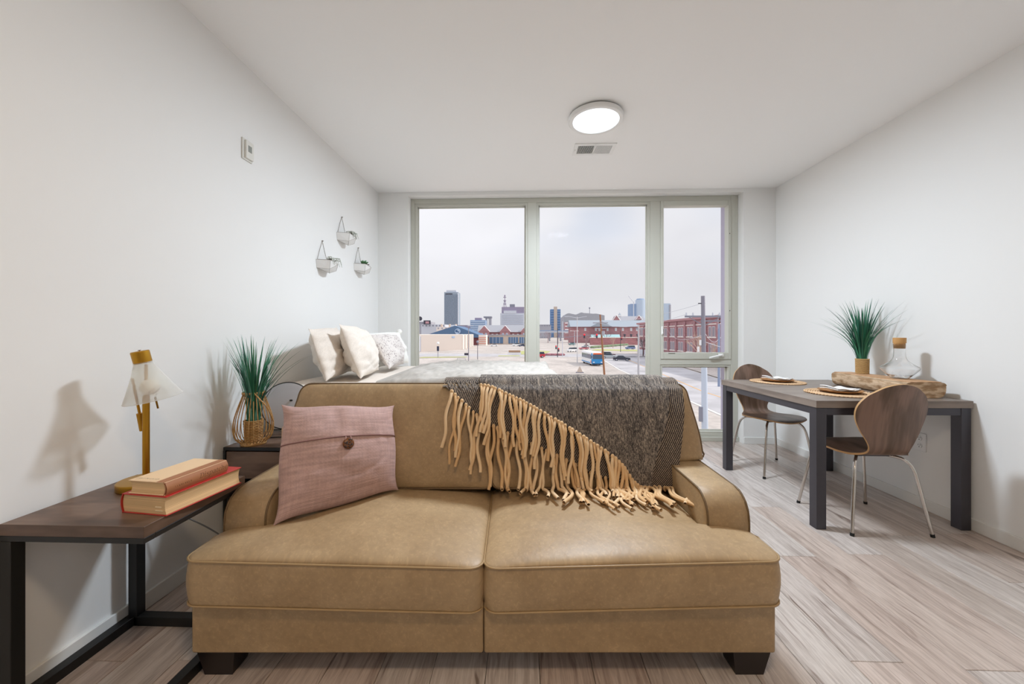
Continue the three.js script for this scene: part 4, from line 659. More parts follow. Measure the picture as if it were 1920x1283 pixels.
// building: footprint block with window boxes on the side that faces the room
function building(name, label, x0, x1, top, d, depth, m, o = {}) {
  const t = thing(name, label, 'building'); const base = o.base ?? G;
  mesh('wall', boxUV(span(x0, x1, base, top, -d - depth, -d), 'y', o.uv ?? 0.12), m, t);
  if (o.cap) mesh('parapet', span(x0 - 0.3, x1 + 0.3, top, top + (o.capH ?? 0.8), -d - depth - 0.3, -d + 0.3), o.cap, t);
  if (o.win) { const { nx, ny, w, h, m: wm, y0 = base + 2, y1 = top - 1.2, xa = x0, xb = x1 } = o.win; const g = box(w, h, 0.3); for (let j = 0; j < ny; j++) for (let i = 0; i < nx; i++) { const q = mesh('window', g, wm, t); q.position.set(mix(xa, xb, (i + 0.5) / nx), mix(y0, y1, ny > 1 ? j / (ny - 1) : 0.5), -d + 0.02); } }
  return t;
}
const hz = { tower: c(0x9aa6b4), towerD: c(0x828e9f), pale: c(0xcfd3dc), mauve: c(0x9c93a8), blue: c(0x93a8c6), blueD: c(0x6d8db8), tanP: c(0xcdbcae), grey: c(0xa9a9b2), greyD: c(0x8f909c), roof: c(0xa4a6ad), roofB: c(0x9fa9b3), brickP: std(0xd8b4b4, 0.9, { map: brickMap }), glassy: c(0xbccbdc, 0.4), white: c(0xf0f0f0), dark: c(0x4b4a55), tan: c(0xc4bab4), tanL: c(0xebe0d8), navy: c(0x5f7a9a) };  // town colours, paled so the distance haze sits in the paint
{ // skyline
  const bands = (x0, x1, y0, y1, n, z, h, m, t) => { for (let i = 0; i < n; i++) mesh('window_band', span(x0, x1, mix(y0, y1, (i + 0.5) / n) - h / 2, mix(y0, y1, (i + 0.5) / n) + h / 2, z - 0.5, z + 0.6), m, t); };
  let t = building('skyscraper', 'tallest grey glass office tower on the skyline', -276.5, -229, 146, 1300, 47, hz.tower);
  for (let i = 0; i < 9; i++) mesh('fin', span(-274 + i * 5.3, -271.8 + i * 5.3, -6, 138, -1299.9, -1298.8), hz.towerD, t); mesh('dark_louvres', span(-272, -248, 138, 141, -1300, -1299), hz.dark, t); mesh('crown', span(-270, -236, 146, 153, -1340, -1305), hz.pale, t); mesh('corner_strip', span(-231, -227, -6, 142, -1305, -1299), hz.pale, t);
  t = building('office_block', 'wide pale grey block with stepped purple top and lattice mast', -58, -1.5, 51, 900, 40, hz.pale);
  mesh('upper_storeys', span(-55, -1.5, 51, 66, -938, -905), hz.mauve, t); mesh('lower_roof_tier', span(-50, -20, 50, 57, -905, -899), hz.pale, t); mesh('plant_room', span(-36, -24, 66, 73, -930, -910), hz.greyD, t); bands(-54, -4, 4, 48, 9, -899.6, 1.4, c(0xbfc4d0), t);
  const mast = mesh('mast', [rod([-48, 66, -915], [-48, 96, -915], 0.9, 6), ...[74, 82, 90].map((y) => new THREE.TorusGeometry(3.2, 0.7, 5, 14).rotateX(Math.PI / 2).translate(-48, y, -915)), ...[0, 1, 2, 3].map((k) => rod([-48 + 4 * Math.cos(k * 1.57), 66, -915 + 4 * Math.sin(k * 1.57)], [-48 - 1.5 * Math.cos(k * 1.57), 95, -915 - 1.5 * Math.sin(k * 1.57)], 0.5, 5))], hz.mauve, t);
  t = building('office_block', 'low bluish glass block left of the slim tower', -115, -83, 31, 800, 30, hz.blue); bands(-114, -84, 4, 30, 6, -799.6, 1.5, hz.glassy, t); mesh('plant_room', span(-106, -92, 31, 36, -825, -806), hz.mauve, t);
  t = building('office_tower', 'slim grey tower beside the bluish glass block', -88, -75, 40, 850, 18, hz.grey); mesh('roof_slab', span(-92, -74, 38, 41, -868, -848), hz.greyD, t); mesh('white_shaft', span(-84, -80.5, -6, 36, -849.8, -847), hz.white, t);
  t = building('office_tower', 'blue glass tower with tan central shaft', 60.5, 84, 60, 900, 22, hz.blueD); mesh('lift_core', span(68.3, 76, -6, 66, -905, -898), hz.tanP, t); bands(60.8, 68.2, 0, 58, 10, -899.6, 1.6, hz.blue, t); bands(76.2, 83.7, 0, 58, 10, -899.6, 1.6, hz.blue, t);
  t = thing('arena', 'long grey arena hall with wavy roof on the skyline', 'building'); { const s = new THREE.Shape(); s.moveTo(82, G); s.lineTo(82, 37); const top = [[86, 43], [92, 45], [100, 43.5], [108, 42.5], [117, 46.5], [124, 45.5], [132, 45], [142, 44], [150, 44], [166, 40.5]]; s.splineThru(top.map((p) => new THREE.Vector2(...p))); s.lineTo(166, G); mesh('hall', new THREE.ExtrudeGeometry(s, { depth: 60, bevelEnabled: false }).translate(0, 0, -860), hz.roof, t); mesh('end_wall', span(80, 82, G, 38, -860, -799), hz.grey, t); mesh('roof_mast', [rod([140, 44, -830], [140, 58, -830], 0.6, 5), new THREE.SphereGeometry(1.8, 8, 6).translate(140, 58, -830)], hz.greyD, t); }
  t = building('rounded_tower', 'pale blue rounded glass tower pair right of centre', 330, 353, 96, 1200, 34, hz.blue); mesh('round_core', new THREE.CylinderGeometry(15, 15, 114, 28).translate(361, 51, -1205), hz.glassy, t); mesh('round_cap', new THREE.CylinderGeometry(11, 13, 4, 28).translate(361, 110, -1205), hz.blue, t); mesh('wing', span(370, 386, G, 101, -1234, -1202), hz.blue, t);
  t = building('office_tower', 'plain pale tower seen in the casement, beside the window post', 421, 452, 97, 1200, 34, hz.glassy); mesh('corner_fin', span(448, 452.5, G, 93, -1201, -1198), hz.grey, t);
  t = thing('tower_crane', 'thin pale construction crane on the skyline', 'crane'); mesh('crane_tower', span(323.5, 325.5, G, 98, -1150, -1148), hz.pale, t); mesh('jib', rod([324.5, 96, -1149], [309, 116, -1149], 1, 5), hz.pale, t);
}
{ // middle distance, left
  let t = building('low_block', 'grey low block with rooftop drum far left', -119, -104, 15, 420, 20, hz.grey, { win: { nx: 4, ny: 2, w: 1.6, h: 1.6, m: hz.greyD } }); mesh('roof_drum', new THREE.CylinderGeometry(2.4, 2.4, 2.4, 16).rotateX(Math.PI / 2).translate(-116, 18.5, -418), hz.dark, t);
  t = building('low_block', 'pale low block with dark billboard far left', -104, -80, 11, 380, 20, hz.pale, { win: { nx: 7, ny: 2, w: 1.5, h: 1.4, m: hz.greyD } }); mesh('billboard', span(-101, -94, 11, 15, -378, -377.4), hz.dark, t); mesh('billboard_panel', span(-99, -95.6, 11.8, 14, -377.4, -377.1), c(0xc79aa2), t);
  building('low_block', 'hazy mauve low block between the tallest tower and the bluish block', -172, -118, 22, 900, 20, hz.mauve, { cap: hz.grey, win: { nx: 6, ny: 2, w: 3, h: 2, m: hz.greyD } });
  building('low_block', 'hazy grey low block at the far left edge of the view', -205, -168, 19, 640, 20, hz.grey, { cap: hz.mauve, win: { nx: 5, ny: 2, w: 2.4, h: 2, m: hz.greyD } });
  t = building('low_block', 'cream low block with chimneys below the tallest tower', -84, -62, 8, 360, 16, hz.tanL, { win: { nx: 6, ny: 2, w: 1.3, h: 1.4, m: hz.grey } }); for (const x of [-82, -74, -68]) mesh('chimney', span(x, x + 1.6, 8, 11, -372, -369), hz.tanP, t);
  t = thing('warehouse', 'tan windowless warehouse with flat roof at left of the lot', 'building'); const fp = [[-47.5, -156], [-30.8, -185.6], [-32.4, -240], [-75, -226]];
  mesh('wall', boxUV(prism(fp, G, 0.9), 'y', 0.1), hz.tan, t); mesh('parapet', prism(fp.map(([x, z]) => [x * 1.003, z]), 0.9, 1.15), hz.tanL, t);
  const along = (s, o) => [mix(-47.5, -30.8, s) + 0.87 * o, mix(-156, -185.6, s) + 0.49 * o]; for (const [s0, s1, y0, y1, m, nm] of [[0.03, 0.17, G + 0.1, 0.7, hz.pale, 'wall_panel'], [0.175, 0.185, G, 0.2, hz.grey, 'downpipe'], [0.78, 0.84, -0.6, 0.2, hz.blue, 'wall_sign']]) { const a = along(s0, 0.15), b = along(s1, 0.15), e = along(s1, -0.2), f = along(s0, -0.2); mesh(nm, prism([a, b, e, f], y0, y1), m, t); }
  for (let i = 0; i < 5; i++) { const s = i / 5, x = mix(-30.8, -32.4, s), z = mix(-185.6, -240, s); mesh('pilaster', span(x - 0.3, x + 0.35, G, 0.9, z - 5, z - 1), hz.tanL, t); }
  t = thing('gabled_hall', 'blue-grey gabled hall with round white emblem behind the warehouse', 'building');
  mesh('wall', boxUV(span(-68, -28.5, G, -0.6, -300, -262), 'y', 0.1), hz.brickP, t); { const s = new THREE.Shape([[-69, -0.8], [-28, -1.2], [-28, -0.6], [-47.8, 7.1], [-69, 0.2]].map((p) => new THREE.Vector2(...p))); mesh('gable_front', new THREE.ExtrudeGeometry(s, { depth: 40, bevelEnabled: false }).translate(0, 0, -300), hz.navy, t); }
  const em = mesh('emblem', [new THREE.CylinderGeometry(2.0, 2.0, 0.3, 28).rotateX(Math.PI / 2).translate(-46, 3.0, -259.7)], c(0xc9d9ec), t); mesh('emblem_ring', new THREE.TorusGeometry(1.75, 0.3, 6, 28).translate(-46, 3.0, -259.5), c(0x9fb6d2), em); mesh('emblem_shape', [new THREE.SphereGeometry(0.75, 10, 8).scale(1, 1, 0.2).translate(-46.6, 3.3, -259.4), new THREE.SphereGeometry(0.5, 10, 8).scale(1, 1, 0.2).translate(-45.5, 2.7, -259.4)], c(0x4a6a94), em);
  mesh('entrance_bay', span(-30.4, -25.6, G, 0.8, -262, -250), hz.tanL, t); for (let i = 0; i < 4; i++) mesh('brick_band', span(-30.5, -25.5, -5.2 + i * 1.3, -4.7 + i * 1.3, -251, -249.8), c(0xd99a88), t);
  mesh('roof_unit', span(-54, -50.5, 5.5, 8.0, -280, -276), hz.white, t);
  t = thing('townhouse_row', 'red brick gabled townhouses with grey roofs left of the mullion', 'building');
  mesh('wall', boxUV(span(-41, 4, G, 3.0, -345, -330), 'y', 0.12), M.brick, t); mesh('roof', gable(-41, 4, 3.0, 9.2, -347, -328, 'x'), hz.roof, t);
  for (const x of [-35, -17, 1]) { mesh('gable_wall', boxUV(span(x - 4.4, x + 4.4, G, 3.4, -332, -326), 'y', 0.12), M.brick, t); mesh('gable_top', gable(x - 4.6, x + 4.6, 3.4, 8.2, -332, -325.8), M.brick, t); mesh('gable_roof', [[-1, 1], [1, -1]].map(([s]) => rod([x + s * 5, 3.1, -329], [x, 8.7, -329], 0.35, 4).scale(1, 1, 1)), hz.white, t); for (const k of [-1.7, 1.7]) for (const y of [-3, 1.2]) { const f = mesh('window', span(x + k - 0.8, x + k + 0.8, y - 0.9, y + 0.9, -326, -325.7), hz.white, t); mesh('pane', span(x + k - 0.55, x + k + 0.55, y - 0.65, y + 0.65, -325.7, -325.6), hz.blue, f); } }
  for (const x of [-28, -24, -10, -6]) for (const y of [-3, 0.6]) mesh('window', span(x - 0.8, x + 0.8, y - 0.9, y + 0.9, -330, -329.7), hz.white, t);
  t = building('storefront', 'long low storefront with blue glass below the townhouses', -26.5, 2.5, 0.2, 280, 18, hz.tanP, { cap: hz.roof, capH: 0.7 }); for (const [a, b] of [[-26, -16], [-12, -5], [-4, 2]]) { const w = mesh('shop_window', span(a, b, -5.6, -1.0, -280, -279.6), hz.navy, t); for (let k = 1; k < 4; k++) mesh('glazing_bar', span(mix(a, b, k / 4) - 0.12, mix(a, b, k / 4) + 0.12, -5.6, -1.0, -279.6, -279.4), hz.pale, w); }
}
{ // middle distance, centre and right
  let t = building('brick_block', 'red and white banded brick block below the arena', 53, 81, 17, 500, 20, M.brick); for (let i = 0; i < 4; i++) mesh('white_band', span(52.6, 81.4, 2.5 + i * 4.2, 3.8 + i * 4.2, -500.5, -499.4), hz.white, t);
  building('low_block', 'hazy low grey block right beside the mullion', 20, 48, 18, 700, 25, hz.grey, { cap: hz.greyD, win: { nx: 6, ny: 2, w: 2.2, h: 1.6, m: hz.greyD } });
  t = thing('overpass', 'pale road overpass crossing behind the traffic lights', 'bridge'); mesh('deck', span(8, 52, 3.0, 4.6, -420, -410), hz.pale, t); mesh('parapet', span(8, 52, 4.6, 5.4, -410, -409.6), hz.blue, t); for (const x of [14, 26, 38]) mesh('pier', span(x, x + 1.6, G, 3, -416, -414), hz.grey, t);
  t = thing('brick_school', 'long red brick building with grey hipped roof behind the utility pole', 'building');
  mesh('wall', boxUV(span(40, 104, G, 7.6, -352, -330), 'y', 0.12), M.brick, t); mesh('roof', gable(39, 105, 7.6, 13.6, -355, -328, 'x'), hz.roofB, t); mesh('hip_gable', gable(56, 74, 7.6, 12.4, -332, -325), hz.roofB, t);
  for (const x of [52, 61, 64, 71, 78, 84, 91, 96, 101]) { const f = mesh('window', span(x - 0.8, x + 0.8, 4.0, 6.6, -330, -329.6), hz.white, t); mesh('pane', span(x - 0.55, x + 0.55, 4.3, 6.3, -329.6, -329.5), hz.pale, f); }
  mesh('awning', gable(56, 80, -1.4, 1.0, -329, -322, 'x'), c(0xa9cdd2), t);
  t = thing('brick_garden_wall', 'pinkish red brick wall behind the lawn strip', 'wall'); mesh('wall_body', boxUV(span(46, 82, G, -1.4, -272, -268), 'y', 0.12), std(0xfff0ee, 0.9, { map: brickMap }), t); mesh('coping', span(45.8, 82.2, -1.4, -0.9, -272.3, -267.7), hz.tanL, t); for (const x of [70, 74.5, 79]) mesh('urn', lathe([[0, 0], [0.5, 0], [0.4, 0.6], [0.9, 1.6], [0.7, 2.2], [0, 2.2]], 12).translate(x, -0.9, -270), hz.dark, t);
  t = thing('gabled_house', 'red gable-fronted house with white trim and long grey roof', 'building'); mesh('wall', boxUV(span(95, 130, G, 15, -440, -422), 'y', 0.12), M.brick, t); mesh('roof', gable(100, 132, 15, 21.4, -444, -420, 'x'), hz.roof, t);
  for (const [x, w, y, yr] of [[99.8, 4.8, 15, 21.8], [124, 3.4, 17, 21.4]]) { mesh('gable_top', gable(x - w, x + w, y, yr, -424, -419), M.brick, t); mesh('barge_board', [-1, 1].map((s) => rod([x + s * (w + 0.4), y - 0.3, -418.8], [x, yr + 0.3, -418.8], 0.4, 4)), hz.white, t); }
  t = thing('cupola', 'small white pointed cupola on the long grey roof', 'ornament', [106.5, 21.0, -432]); mesh('drum', span(-1.4, 1.4, 0, 1.8, -1.4, 1.4), hz.white, t); mesh('spire', new THREE.ConeGeometry(2, 2.6, 4).rotateY(Math.PI / 4).translate(0, 3.1, 0), hz.roofB, t); mesh('finial', new THREE.SphereGeometry(0.5, 8, 6).translate(0, 4.8, 0), hz.white, t);
  // warehouse on the far side of the street
  t = thing('brick_warehouse', 'two-storey red brick warehouse along the right side of the street', 'building'); const X = 44, d0 = 60, d1 = 150;
  mesh('wall', boxUV(span(X, X + 30, G, 4.9, -d1, -d0), 'y', 0.22), M.brick, t); mesh('cornice', span(X - 0.5, X + 30, 4.9, 5.5, -d1 - 0.3, -d0 + 0.3), c(0xb7898c), t); mesh('string_course', span(X - 0.15, X, 3.4, 3.65, -d1, -d0), hz.tanL, t); mesh('plinth', span(X - 0.2, X, G, -4.6, -d1, -d0), hz.pale, t); mesh('penthouse', boxUV(span(X + 6, X + 22, 4.9, 8.4, -98, -70), 'y', 0.2), c(0x8e7484), t);
  const pil = span(X - 0.35, X, G, 4.6, -0.45, 0.45), sill = span(X - 0.25, X, -0.16, 0.1, -2.2, 2.2), wn = span(X - 0.18, X, 0, 2.5, -0.62, 0.62), pn = span(X - 0.22, X - 0.17, 0.15, 2.35, -0.45, 0.45);
  const pB = boxUV(pil, 'y', 0.22), wm = c(0xd8cfd2), gm = c(0x8d8792, 0.3);
  for (let d = 64; d < 148; d += 6) { const q = mesh('pilaster', pB, M.brick, t); q.position.z = -d; for (const y of [-3.6, 0.4]) { const s = mesh('sill', sill, hz.tanL, t); s.position.set(0, y, -d - 3); for (const k of [-0.9, 0.9]) { const f = mesh('window', wn, wm, t); f.position.set(0, y + 0.1, -d - 3 + k); mesh('pane', pn, gm, f); } } }
}
// street furniture
function pole(name, label, category, x, d, top, r0, r1, m, tilt = 0) { const t = thing(name, label, category, [x, G, -d]); mesh('shaft', rod([0, 0, 0], [tilt, top - G, 0], r0, 12, r1), m, t); return t; }
{
  let t = pole('utility_pole', 'brown leaning wooden utility pole in front of the bus', 'pole', 12.9, 62, 4.3, 0.17, 0.12, c(0x9a6b4e), -0.75); mesh('crossarm', [span(-1.9, 0.5, 9.2, 9.35, -0.08, 0.08), span(-1.6, 0.2, 8.3, 8.42, -0.08, 0.08)], hz.grey, t); mesh('transformer', new THREE.CylinderGeometry(0.25, 0.25, 0.7, 12).translate(-0.3, 7.6, 0.2), hz.grey, t);
  t = pole('light_pole', 'pale steel street pole close to the window post', 'pole', 17.4, 59, 2.6, 0.16, 0.12, c(0xb9b8bd)); mesh('bracket', span(-0.4, 0.9, 8.2, 8.35, -0.06, 0.06), hz.greyD, t);
  t = pole('light_pole', 'tall slim lamp pole left of the bus', 'pole', 13.4, 98, 5.6, 0.13, 0.08, c(0xd4d2d4)); mesh('lamp_arm', [rod([0, 11.6, 0], [-2.4, 12, 0], 0.06, 6), span(-3.2, -2.3, 11.9, 12.05, -0.15, 0.15), rod([0, 11.6, 0], [2.4, 12, 0], 0.06, 6)], hz.pale, t);
  t = pole('utility_pole', 'grey utility pole with many crossarms and wires outside the casement', 'pole', 13.7, 29.5, 4.05, 0.17, 0.14, c(0x8f8d98), -0.15);
  mesh('sleeve', rod([0, 0, 0], [-0.06, 5.2, 0], 0.235, 14, 0.21), c(0xc6d0de), t); mesh('crossarm', [span(-1.5, 1.6, 8.72, 8.86, -0.06, 0.06), span(-0.3, 1.4, 8.4, 8.5, -0.05, 0.05), rod([-1.2, 8.75, 0], [-0.1, 8.1, 0], 0.03, 6), rod([1.2, 8.75, 0], [0, 8.1, 0], 0.03, 6)], hz.greyD, t); mesh('insulator', [-1.4, -0.9, 0.6, 1.1, 1.5].map((x) => new THREE.CylinderGeometry(0.05, 0.07, 0.22, 8).translate(x, 8.97, 0)), hz.pale, t); mesh('fuse_box', [-0.35, -0.5, -0.4].map((x, i) => span(x - 0.06, x + 0.06, 6.6 - i * 0.5, 7.0 - i * 0.5, -0.05, 0.08)), hz.white, t); mesh('meter_box', span(-0.42, -0.22, 0.8, 1.9, -0.12, 0.12), hz.greyD, t); mesh('top_bracket', span(-0.5, 0, 9.75, 9.82, -0.04, 0.04), hz.dark, t);
  t = pole('utility_pole', 'thinner bluish utility pole behind the grey one', 'pole', 27.5, 55, 2.6, 0.17, 0.15, c(0x8f9cb6));
  const wires = thing('overhead_wires', 'thin overhead cables strung from the grey utility pole', 'cable'); const wr = (a, b, sagv, r = 0.018) => { const pts = []; for (let i = 0; i <= 10; i++) { const s = i / 10; pts.push(V(mix(a[0], b[0], s), mix(a[1], b[1], s) - sagv * 4 * s * (1 - s), mix(a[2], b[2], s))); } return tube(pts, r, 20, 5); };
  for (const [a, b, s] of [[[12.3, 2.65, -29.5], [12.0, 3.0, -62], 0.8], [[14.7, 2.65, -29.5], [27.4, 2.2, -55], 0.6], [[13.6, 1.4, -29.5], [27.4, 0.4, -55], 0.6], [[13.6, 0.6, -29.5], [43.6, -0.6, -72], 0.9], [[13.2, 3.4, -29.5], [11.8, 3.2, -62], 0.5], [[13.6, 1.1, -29.5], [43.6, 2.6, -118], 1.4]]) mesh('cable', wr(a, b, s), hz.pale, wires);
  const signal = (label, x, d, h, heads) => { const q = pole('traffic_light', label, 'traffic light', x, d, G + h, 0.12, 0.1, hz.dark); for (const [dx, y] of heads) { const b = mesh('signal_head', rbox(0.42, 1.2, 0.3, 0.05, dx, y, 0.2), hz.dark, q); mesh('red_lamp', new THREE.SphereGeometry(0.2, 10, 8).translate(dx, y + 0.36, 0.32), std(0xd8202c, 0.4, { emissive: 0xd01525, emissiveIntensity: 0.8 }), b); } return q; };
  t = signal('black traffic light post with several heads by the left lawn', 10.6, 124, 9.4, [[-0.5, 3.2], [0.35, 2.4]]); mesh('mast_arm', rod([0, 6.2, 0], [13, 7.4, 0], 0.09, 8, 0.06), hz.greyD, t); for (const x of [8.6, 12.6]) { const b = mesh('signal_head', rbox(0.5, 1.3, 0.3, 0.05, x, 6.8, 0.2), hz.dark, t); mesh('red_lamp', new THREE.SphereGeometry(0.3, 10, 8).translate(x, 7.3, 0.34), std(0xd8202c, 0.4, { emissive: 0xd01525, emissiveIntensity: 0.8 }), b); }
  signal('black traffic light post beside the parked blue van', 40.3, 162, 9, [[0.4, 5.6]]);
  t = pole('light_pole', 'grey parking lot lamp post in the left pane, taller', 'pole', -14.8, 100, 3.4, 0.13, 0.09, c(0x96939a)); mesh('lamp_head', span(-0.2, 1.2, 9.6, 9.8, -0.2, 0.2), hz.pale, t); mesh('meter', span(-1.1, -0.1, 1.9, 2.5, -0.2, 0.2), hz.dark, t);
  t = pole('light_pole', 'short dark parking lot lamp post in the left pane', 'pole', -13.9, 112, -1.2, 0.11, 0.08, c(0x77747c)); mesh('lamp_globe', new THREE.SphereGeometry(0.4, 12, 10).translate(0, 5.2, 0), hz.greyD, t);
  t = pole('light_pole', 'tall pale lamp post in front of the storefront', 'pole', 0.4, 200, 4.5, 0.16, 0.1, c(0xd9bfc4)); mesh('lamp_head', span(-2, 2.2, 10.6, 10.8, -0.2, 0.2), hz.pale, t);
  t = pole('light_pole', 'white post lamp with globe standing left of the mullion', 'pole', 3.2, 215, 3.6, 0.16, 0.12, hz.pale); mesh('lamp_globe', new THREE.SphereGeometry(0.7, 12, 10).translate(0, 9.6, 0), hz.white, t);
  t = pole('light_pole', 'double-armed pale lamp post in front of the bare trees', 'pole', 22, 170, 2.6, 0.13, 0.1, hz.pale); mesh('lamp_arm', [rod([-1.6, 8.9, 0], [1.6, 8.9, 0], 0.07, 6), span(-1.9, -1.0, 8.85, 9.05, -0.2, 0.2), span(1.0, 1.9, 8.85, 9.05, -0.2, 0.2)], hz.white, t);
  pole('light_pole', 'slim pale post beside the traffic light left of the street', 'pole', 12.6, 128, 5.5, 0.13, 0.09, hz.pale);
  t = thing('sign_post', 'small sign post with white ball top by the warehouse', 'sign', [-27.5, G, -120]); mesh('post', rod([0, 0, 0], [0, 2.6, 0], 0.1, 8), hz.greyD, t); mesh('board', rbox(0.7, 1.5, 0.3, 0.05, 0, 2.9, 0), c(0x3d4258), t); mesh('ball', new THREE.SphereGeometry(0.45, 12, 10).translate(0, 4.6, 0), hz.white, t);
  t = thing('barrier_cone', 'small tent-shaped grey road barrier in front of the bus', 'barrier', [10.6, G, -74]); mesh('panel', gable(-0.6, 0.6, 0, 1.25, -0.4, 0.4), hz.tanP, t); mesh('foot', span(-0.7, 0.7, 0, 0.15, -0.45, 0.45), hz.greyD, t);
  t = thing('bench_rack', 'low grey metal rack on the lot beside the lamp post', 'rack', [-17.2, G, -103]); mesh('rail', [tube([[-1.1, 0, 0], [-1.1, 0.9, 0], [1.1, 0.9, 0], [1.1, 0, 0]], 0.06, 24, 6, false, 0.1), rod([-1.1, 0.45, 0], [1.1, 0.45, 0], 0.05, 6)], hz.grey, t);
  t = thing('lot_wall', 'low brown and white sign wall on the parking lot', 'wall', [-3.6, G, -138]); mesh('plinth', span(-2.6, 2.2, 0, 0.9, -0.4, 0.4), hz.white, t); mesh('top', span(-2.2, 2.0, 0.9, 1.6, -0.5, 0.5), c(0xb08f74), t);
}
function makeCar(label, x, d, turn, paint, kind = 0) {
  const t = thing('car', label, 'car', [x, G + 0.03, -d], turn, 'cars on the street'); const L = 4.5, w = 1.8;
  const P = kind ? [[-2.25, 0.35], [-2.25, 1.0], [-2.15, 1.1], [-1.3, 1.15], [2.2, 1.1], [2.25, 0.9], [2.25, 0.35]] : [[-2.25, 0.35], [-2.25, 0.75], [-2.1, 0.85], [-1.2, 0.95], [1.6, 0.98], [2.2, 0.92], [2.25, 0.7], [2.25, 0.35]];
  const C = kind ? [[-1.35, 1.12], [-0.7, 1.75], [1.9, 1.78], [2.15, 1.1]] : [[-1.1, 0.94], [-0.4, 1.42], [0.85, 1.44], [1.6, 0.97]];
  const ex = (pts, ww, b) => new THREE.ExtrudeGeometry(new THREE.Shape(pts.map((p) => new THREE.Vector2(...p))), { depth: ww - 2 * b, bevelEnabled: true, bevelSize: b * 0.6, bevelThickness: b, bevelSegments: 2 }).translate(0, 0, -ww / 2 + b);
  mesh('body', ex(P, w, 0.08), paint, t); const cab = mesh('cabin_glass', ex(C, w - 0.14, 0.12), carGlass, t); mesh('roof', ex(C.slice(1, 3).flatMap(([a, b], i) => (i ? [[a, b], [a, b + 0.05]] : [[a, b + 0.05], [a, b]])), w - 0.3, 0.03), paint, t);
  for (const sx of [-1.4, 1.4]) for (const sz of [-0.82, 0.82]) { const wl = mesh('wheel', new THREE.CylinderGeometry(0.33, 0.33, 0.22, 18).rotateX(Math.PI / 2).translate(sx, 0.33, sz), carTyre, t); mesh('hub', new THREE.CylinderGeometry(0.19, 0.19, 0.02, 12).rotateX(Math.PI / 2).translate(sx, 0.33, sz * 1.13), hz.pale, wl); }
  mesh('tail_light', [span(2.2, 2.3, 0.68, 0.85, -0.8, -0.5), span(2.2, 2.3, 0.68, 0.85, 0.5, 0.8)], c(0xc03030, 0.4), t); mesh('headlight', [span(-2.3, -2.2, 0.6, 0.78, -0.8, -0.5), span(-2.3, -2.2, 0.6, 0.78, 0.5, 0.8)], hz.white, t);
  return t;
}
const carGlass = std(0x39424e, 0.15), carTyre = c(0x222226), R90 = Math.PI / 2;
makeCar('pale silver car waiting behind the bus lane', 26.0, 118, 2.9, c(0xb9c0c4, 0.3));
makeCar('black car with red lights, nearest of the street cars', 26.9, 107, 2.95, c(0x3c3f4a, 0.3));
makeCar('dark maroon car just behind the nearest street car', 26.4, 122, 2.8, c(0x5d3f45, 0.3), 1);
makeCar('bright red car half hidden by the window mullion', 4.0, 121, 0.2, c(0xc23b48, 0.3), 1);
makeCar('white van passing left of the tall lamp pole', 19.8, 161, 0.6, c(0xeceef0, 0.3), 1);
makeCar('pinkish red car above the bus roof', 28.6, 186, 0.3, c(0xc0707c, 0.3));
makeCar('blue van parked on the lawn strip by the brick wall', 52, 190, 0.2, c(0x6c7fa8, 0.3), 1);
makeCar('white car parked in front of the storefront, left', -19, 235, 0.2, c(0xf0f0f2, 0.3));
makeCar('dark blue car parked in front of the storefront, right', -1.6, 232, 0.3, c(0x33405e, 0.3));
makeCar('white car parked between storefront cars', -5.6, 240, 0.4, c(0xe6e8ea, 0.3), 1);
makeCar('green-tinted car far along the left street', 32, 260, 0.4, c(0x6f8f92, 0.3), 1);
makeCar('silver car in the far queue above the pink car', 34, 214, 0.3, c(0xd0d3d8, 0.3));
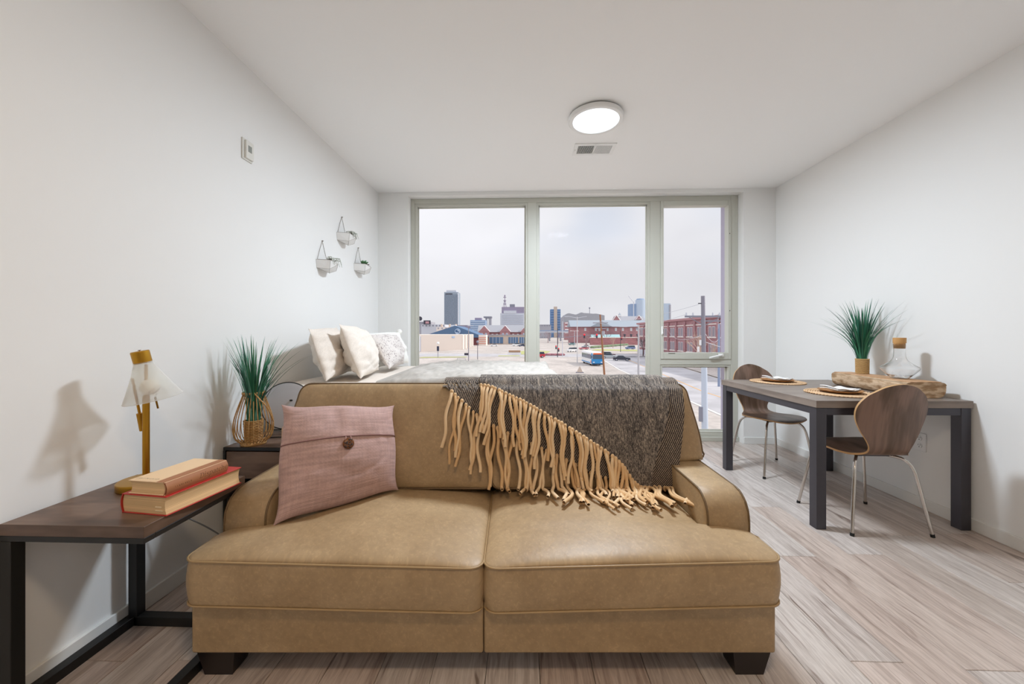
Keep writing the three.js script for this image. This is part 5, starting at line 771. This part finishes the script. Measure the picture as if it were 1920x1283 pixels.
{ // bus
  const t = thing('city_bus', 'white city bus with blue front and orange destination sign', 'bus', [16.6, G + 0.03, -95.5], 0.07); const L = 11.5, w = 2.55, z1 = L / 2;
  mesh('body', rbox(w, 2.75, L, 0.12, 0, 1.7, 0), c(0xf4f4f4, 0.4), t); mesh('roof_panel', rbox(w - 0.5, 0.16, L - 1.2, 0.06, 0, 3.12, -0.2), hz.white, t);
  const blue = c(0x2f8fd0, 0.35), glass = std(0x4b6076, 0.12);
  mesh('front_panel', rbox(w + 0.02, 1.25, 0.14, 0.05, 0, 0.98, z1 - 0.01), blue, t); mesh('windshield', rbox(w - 0.25, 1.15, 0.1, 0.04, 0, 2.1, z1 + 0.005), glass, t); mesh('destination_sign', rbox(w - 0.5, 0.34, 0.1, 0.03, 0, 2.84, z1 + 0.005), c(0xe8693a), t); mesh('bumper', rbox(w, 0.3, 0.24, 0.05, 0, 0.42, z1), c(0x27405c), t);
  for (const s of [-1, 1]) { mesh('front_pillar', span(s * (w / 2) - 0.1, s * (w / 2) + 0.03, 0.5, 3.0, z1 - 0.5, z1 + 0.04), blue, t); mesh('headlight', rbox(0.4, 0.22, 0.1, 0.03, s * 0.9, 0.85, z1 + 0.05), hz.white, t); mesh('mirror', span(s * 1.42 - 0.08, s * 1.42 + 0.08, 1.9, 2.35, z1 + 0.1, z1 + 0.2), hz.dark, t); }
  for (const s of [-1, 1]) for (let i = 0; i < 6; i++) { const q = mesh('side_window', span(s * 1.26 - 0.03, s * 1.26 + 0.03, 1.55, 2.65, -z1 + 0.6 + i * 1.72, -z1 + 2.15 + i * 1.72), glass, t); }
  mesh('orange_flash', [span(-1.31, -1.26, 0.6, 1.2, z1 - 1.4, z1 - 0.2)], c(0xe8693a), t); mesh('blue_skirt', [span(-1.3, -1.26, 0.5, 0.75, -z1 + 0.4, z1 - 2)], blue, t);
  for (const x of [-1.1, 1.1]) for (const z of [-3.4, 3.4]) { const q = mesh('wheel', new THREE.CylinderGeometry(0.5, 0.5, 0.32, 20).rotateZ(R90).translate(x, 0.5, z), carTyre, t); mesh('hub', new THREE.CylinderGeometry(0.25, 0.25, 0.02, 12).rotateZ(R90).translate(x * 1.15, 0.5, z), hz.grey, q); }
}
{ // bare winter trees
  const r = rng(404), twig = [], wood = c(0x8d7674), woodR = c(0xa0868a);
  const grow = (p, d, len, rad, k, out) => { const q = p.clone().addScaledVector(d, len); out.push(rod(p, q, rad, 5, rad * 0.65)); if (k > 0) { const n = k > 3 ? 3 : 3; for (let i = 0; i < n; i++) grow(p.clone().addScaledVector(d, len * (0.6 + 0.4 * r())), d.clone().add(V((r() - 0.5) * 1.5, 0.25 + r() * 0.3, (r() - 0.5) * 1.5)).normalize(), len * (0.62 + 0.16 * r()), rad * 0.58, k - 1, out); } };
  const make = (label, x, d, s, m) => { const t = thing('bare_tree', label, 'tree', [x, G, -d]); const tr = [rod([0, 0, 0], [0, 2.2, 0], 0.2, 7, 0.15)], br = []; for (let i = 0; i < 4; i++) grow(V(0, 1.6 + i * 0.25, 0), V((r() - 0.5) * 1.4, 1, (r() - 0.5) * 1.4).normalize(), 2.0, 0.09, 3, br); mesh('trunk', tr, m, t); mesh('branches', br, m, t); t.scale.setScalar(s); return t; };
  const a = make('bare street tree in front of the brick wall, left of the pole', 33, 205, 1.2, woodR), b = make('small bare tree before the pinkish brick wall', 47, 205, 0.9, c(0xbfa596)), d = make('dark bare street tree at the far right of the middle pane', 40.2, 131, 1.0, c(0x5d4f52));
  const spots = [[20, 330, 1.5, 'bare tree far left of the blue tower street'], [26, 300, 1.4, 'bare tree beneath the blue glass tower'], [33, 290, 1.5, 'bare tree before the banded brick block'], [38, 280, 1.4, 'bare tree right of the overpass'], [43, 270, 1.3, 'bare tree behind the tall lamp pole'], [52, 285, 1.2, 'bare tree before the brick school, left end'], [58, 225, 0.9, 'bare tree by the pinkish wall, right of the blue van'], [64, 300, 1.5, 'bare tree before the brick school windows, right end'], [12, 360, 1.6, 'bare tree beside the mullion, under the overpass'], [-62, 249, 0.9, 'bare tree peeking over the tan warehouse']];
  for (const [x, dd, s, label] of spots) { const q = copy(a, [x, G, -dd], x * 1.7, label); q.scale.setScalar(s); }
  const q = copy(b, [28.5, G, -62], 1, 'pale leafless tree tangled in wires before the brick warehouse'); q.scale.setScalar(1.15);
  const hd = mesh('hedge', Array.from({ length: 26 }, (_, i) => new THREE.IcosahedronGeometry(1.1, 1).scale(1.3, 0.7, 0.8).translate(36 + i * 1.3, G + 0.5, -(204 + (i % 3) * 0.6 + i * 2.2))), c(0x7f8f72)); tag(hd, 'low green hedge along the foot of the brick wall', 'hedge'); hd.userData.kind = 'stuff';
  const fb = mesh('shrub_bed', Array.from({ length: 12 }, (_, i) => new THREE.IcosahedronGeometry(0.8, 1).scale(1.3, 0.6, 0.8).translate(6.3 + i * 0.62, G + 0.3, -(133 + (i % 3) * 0.5))), c(0x9a6a72)); tag(fb, 'reddish low shrubs round the traffic light post', 'shrubs'); fb.userData.kind = 'stuff';
}
renderer.render(scene, camera);
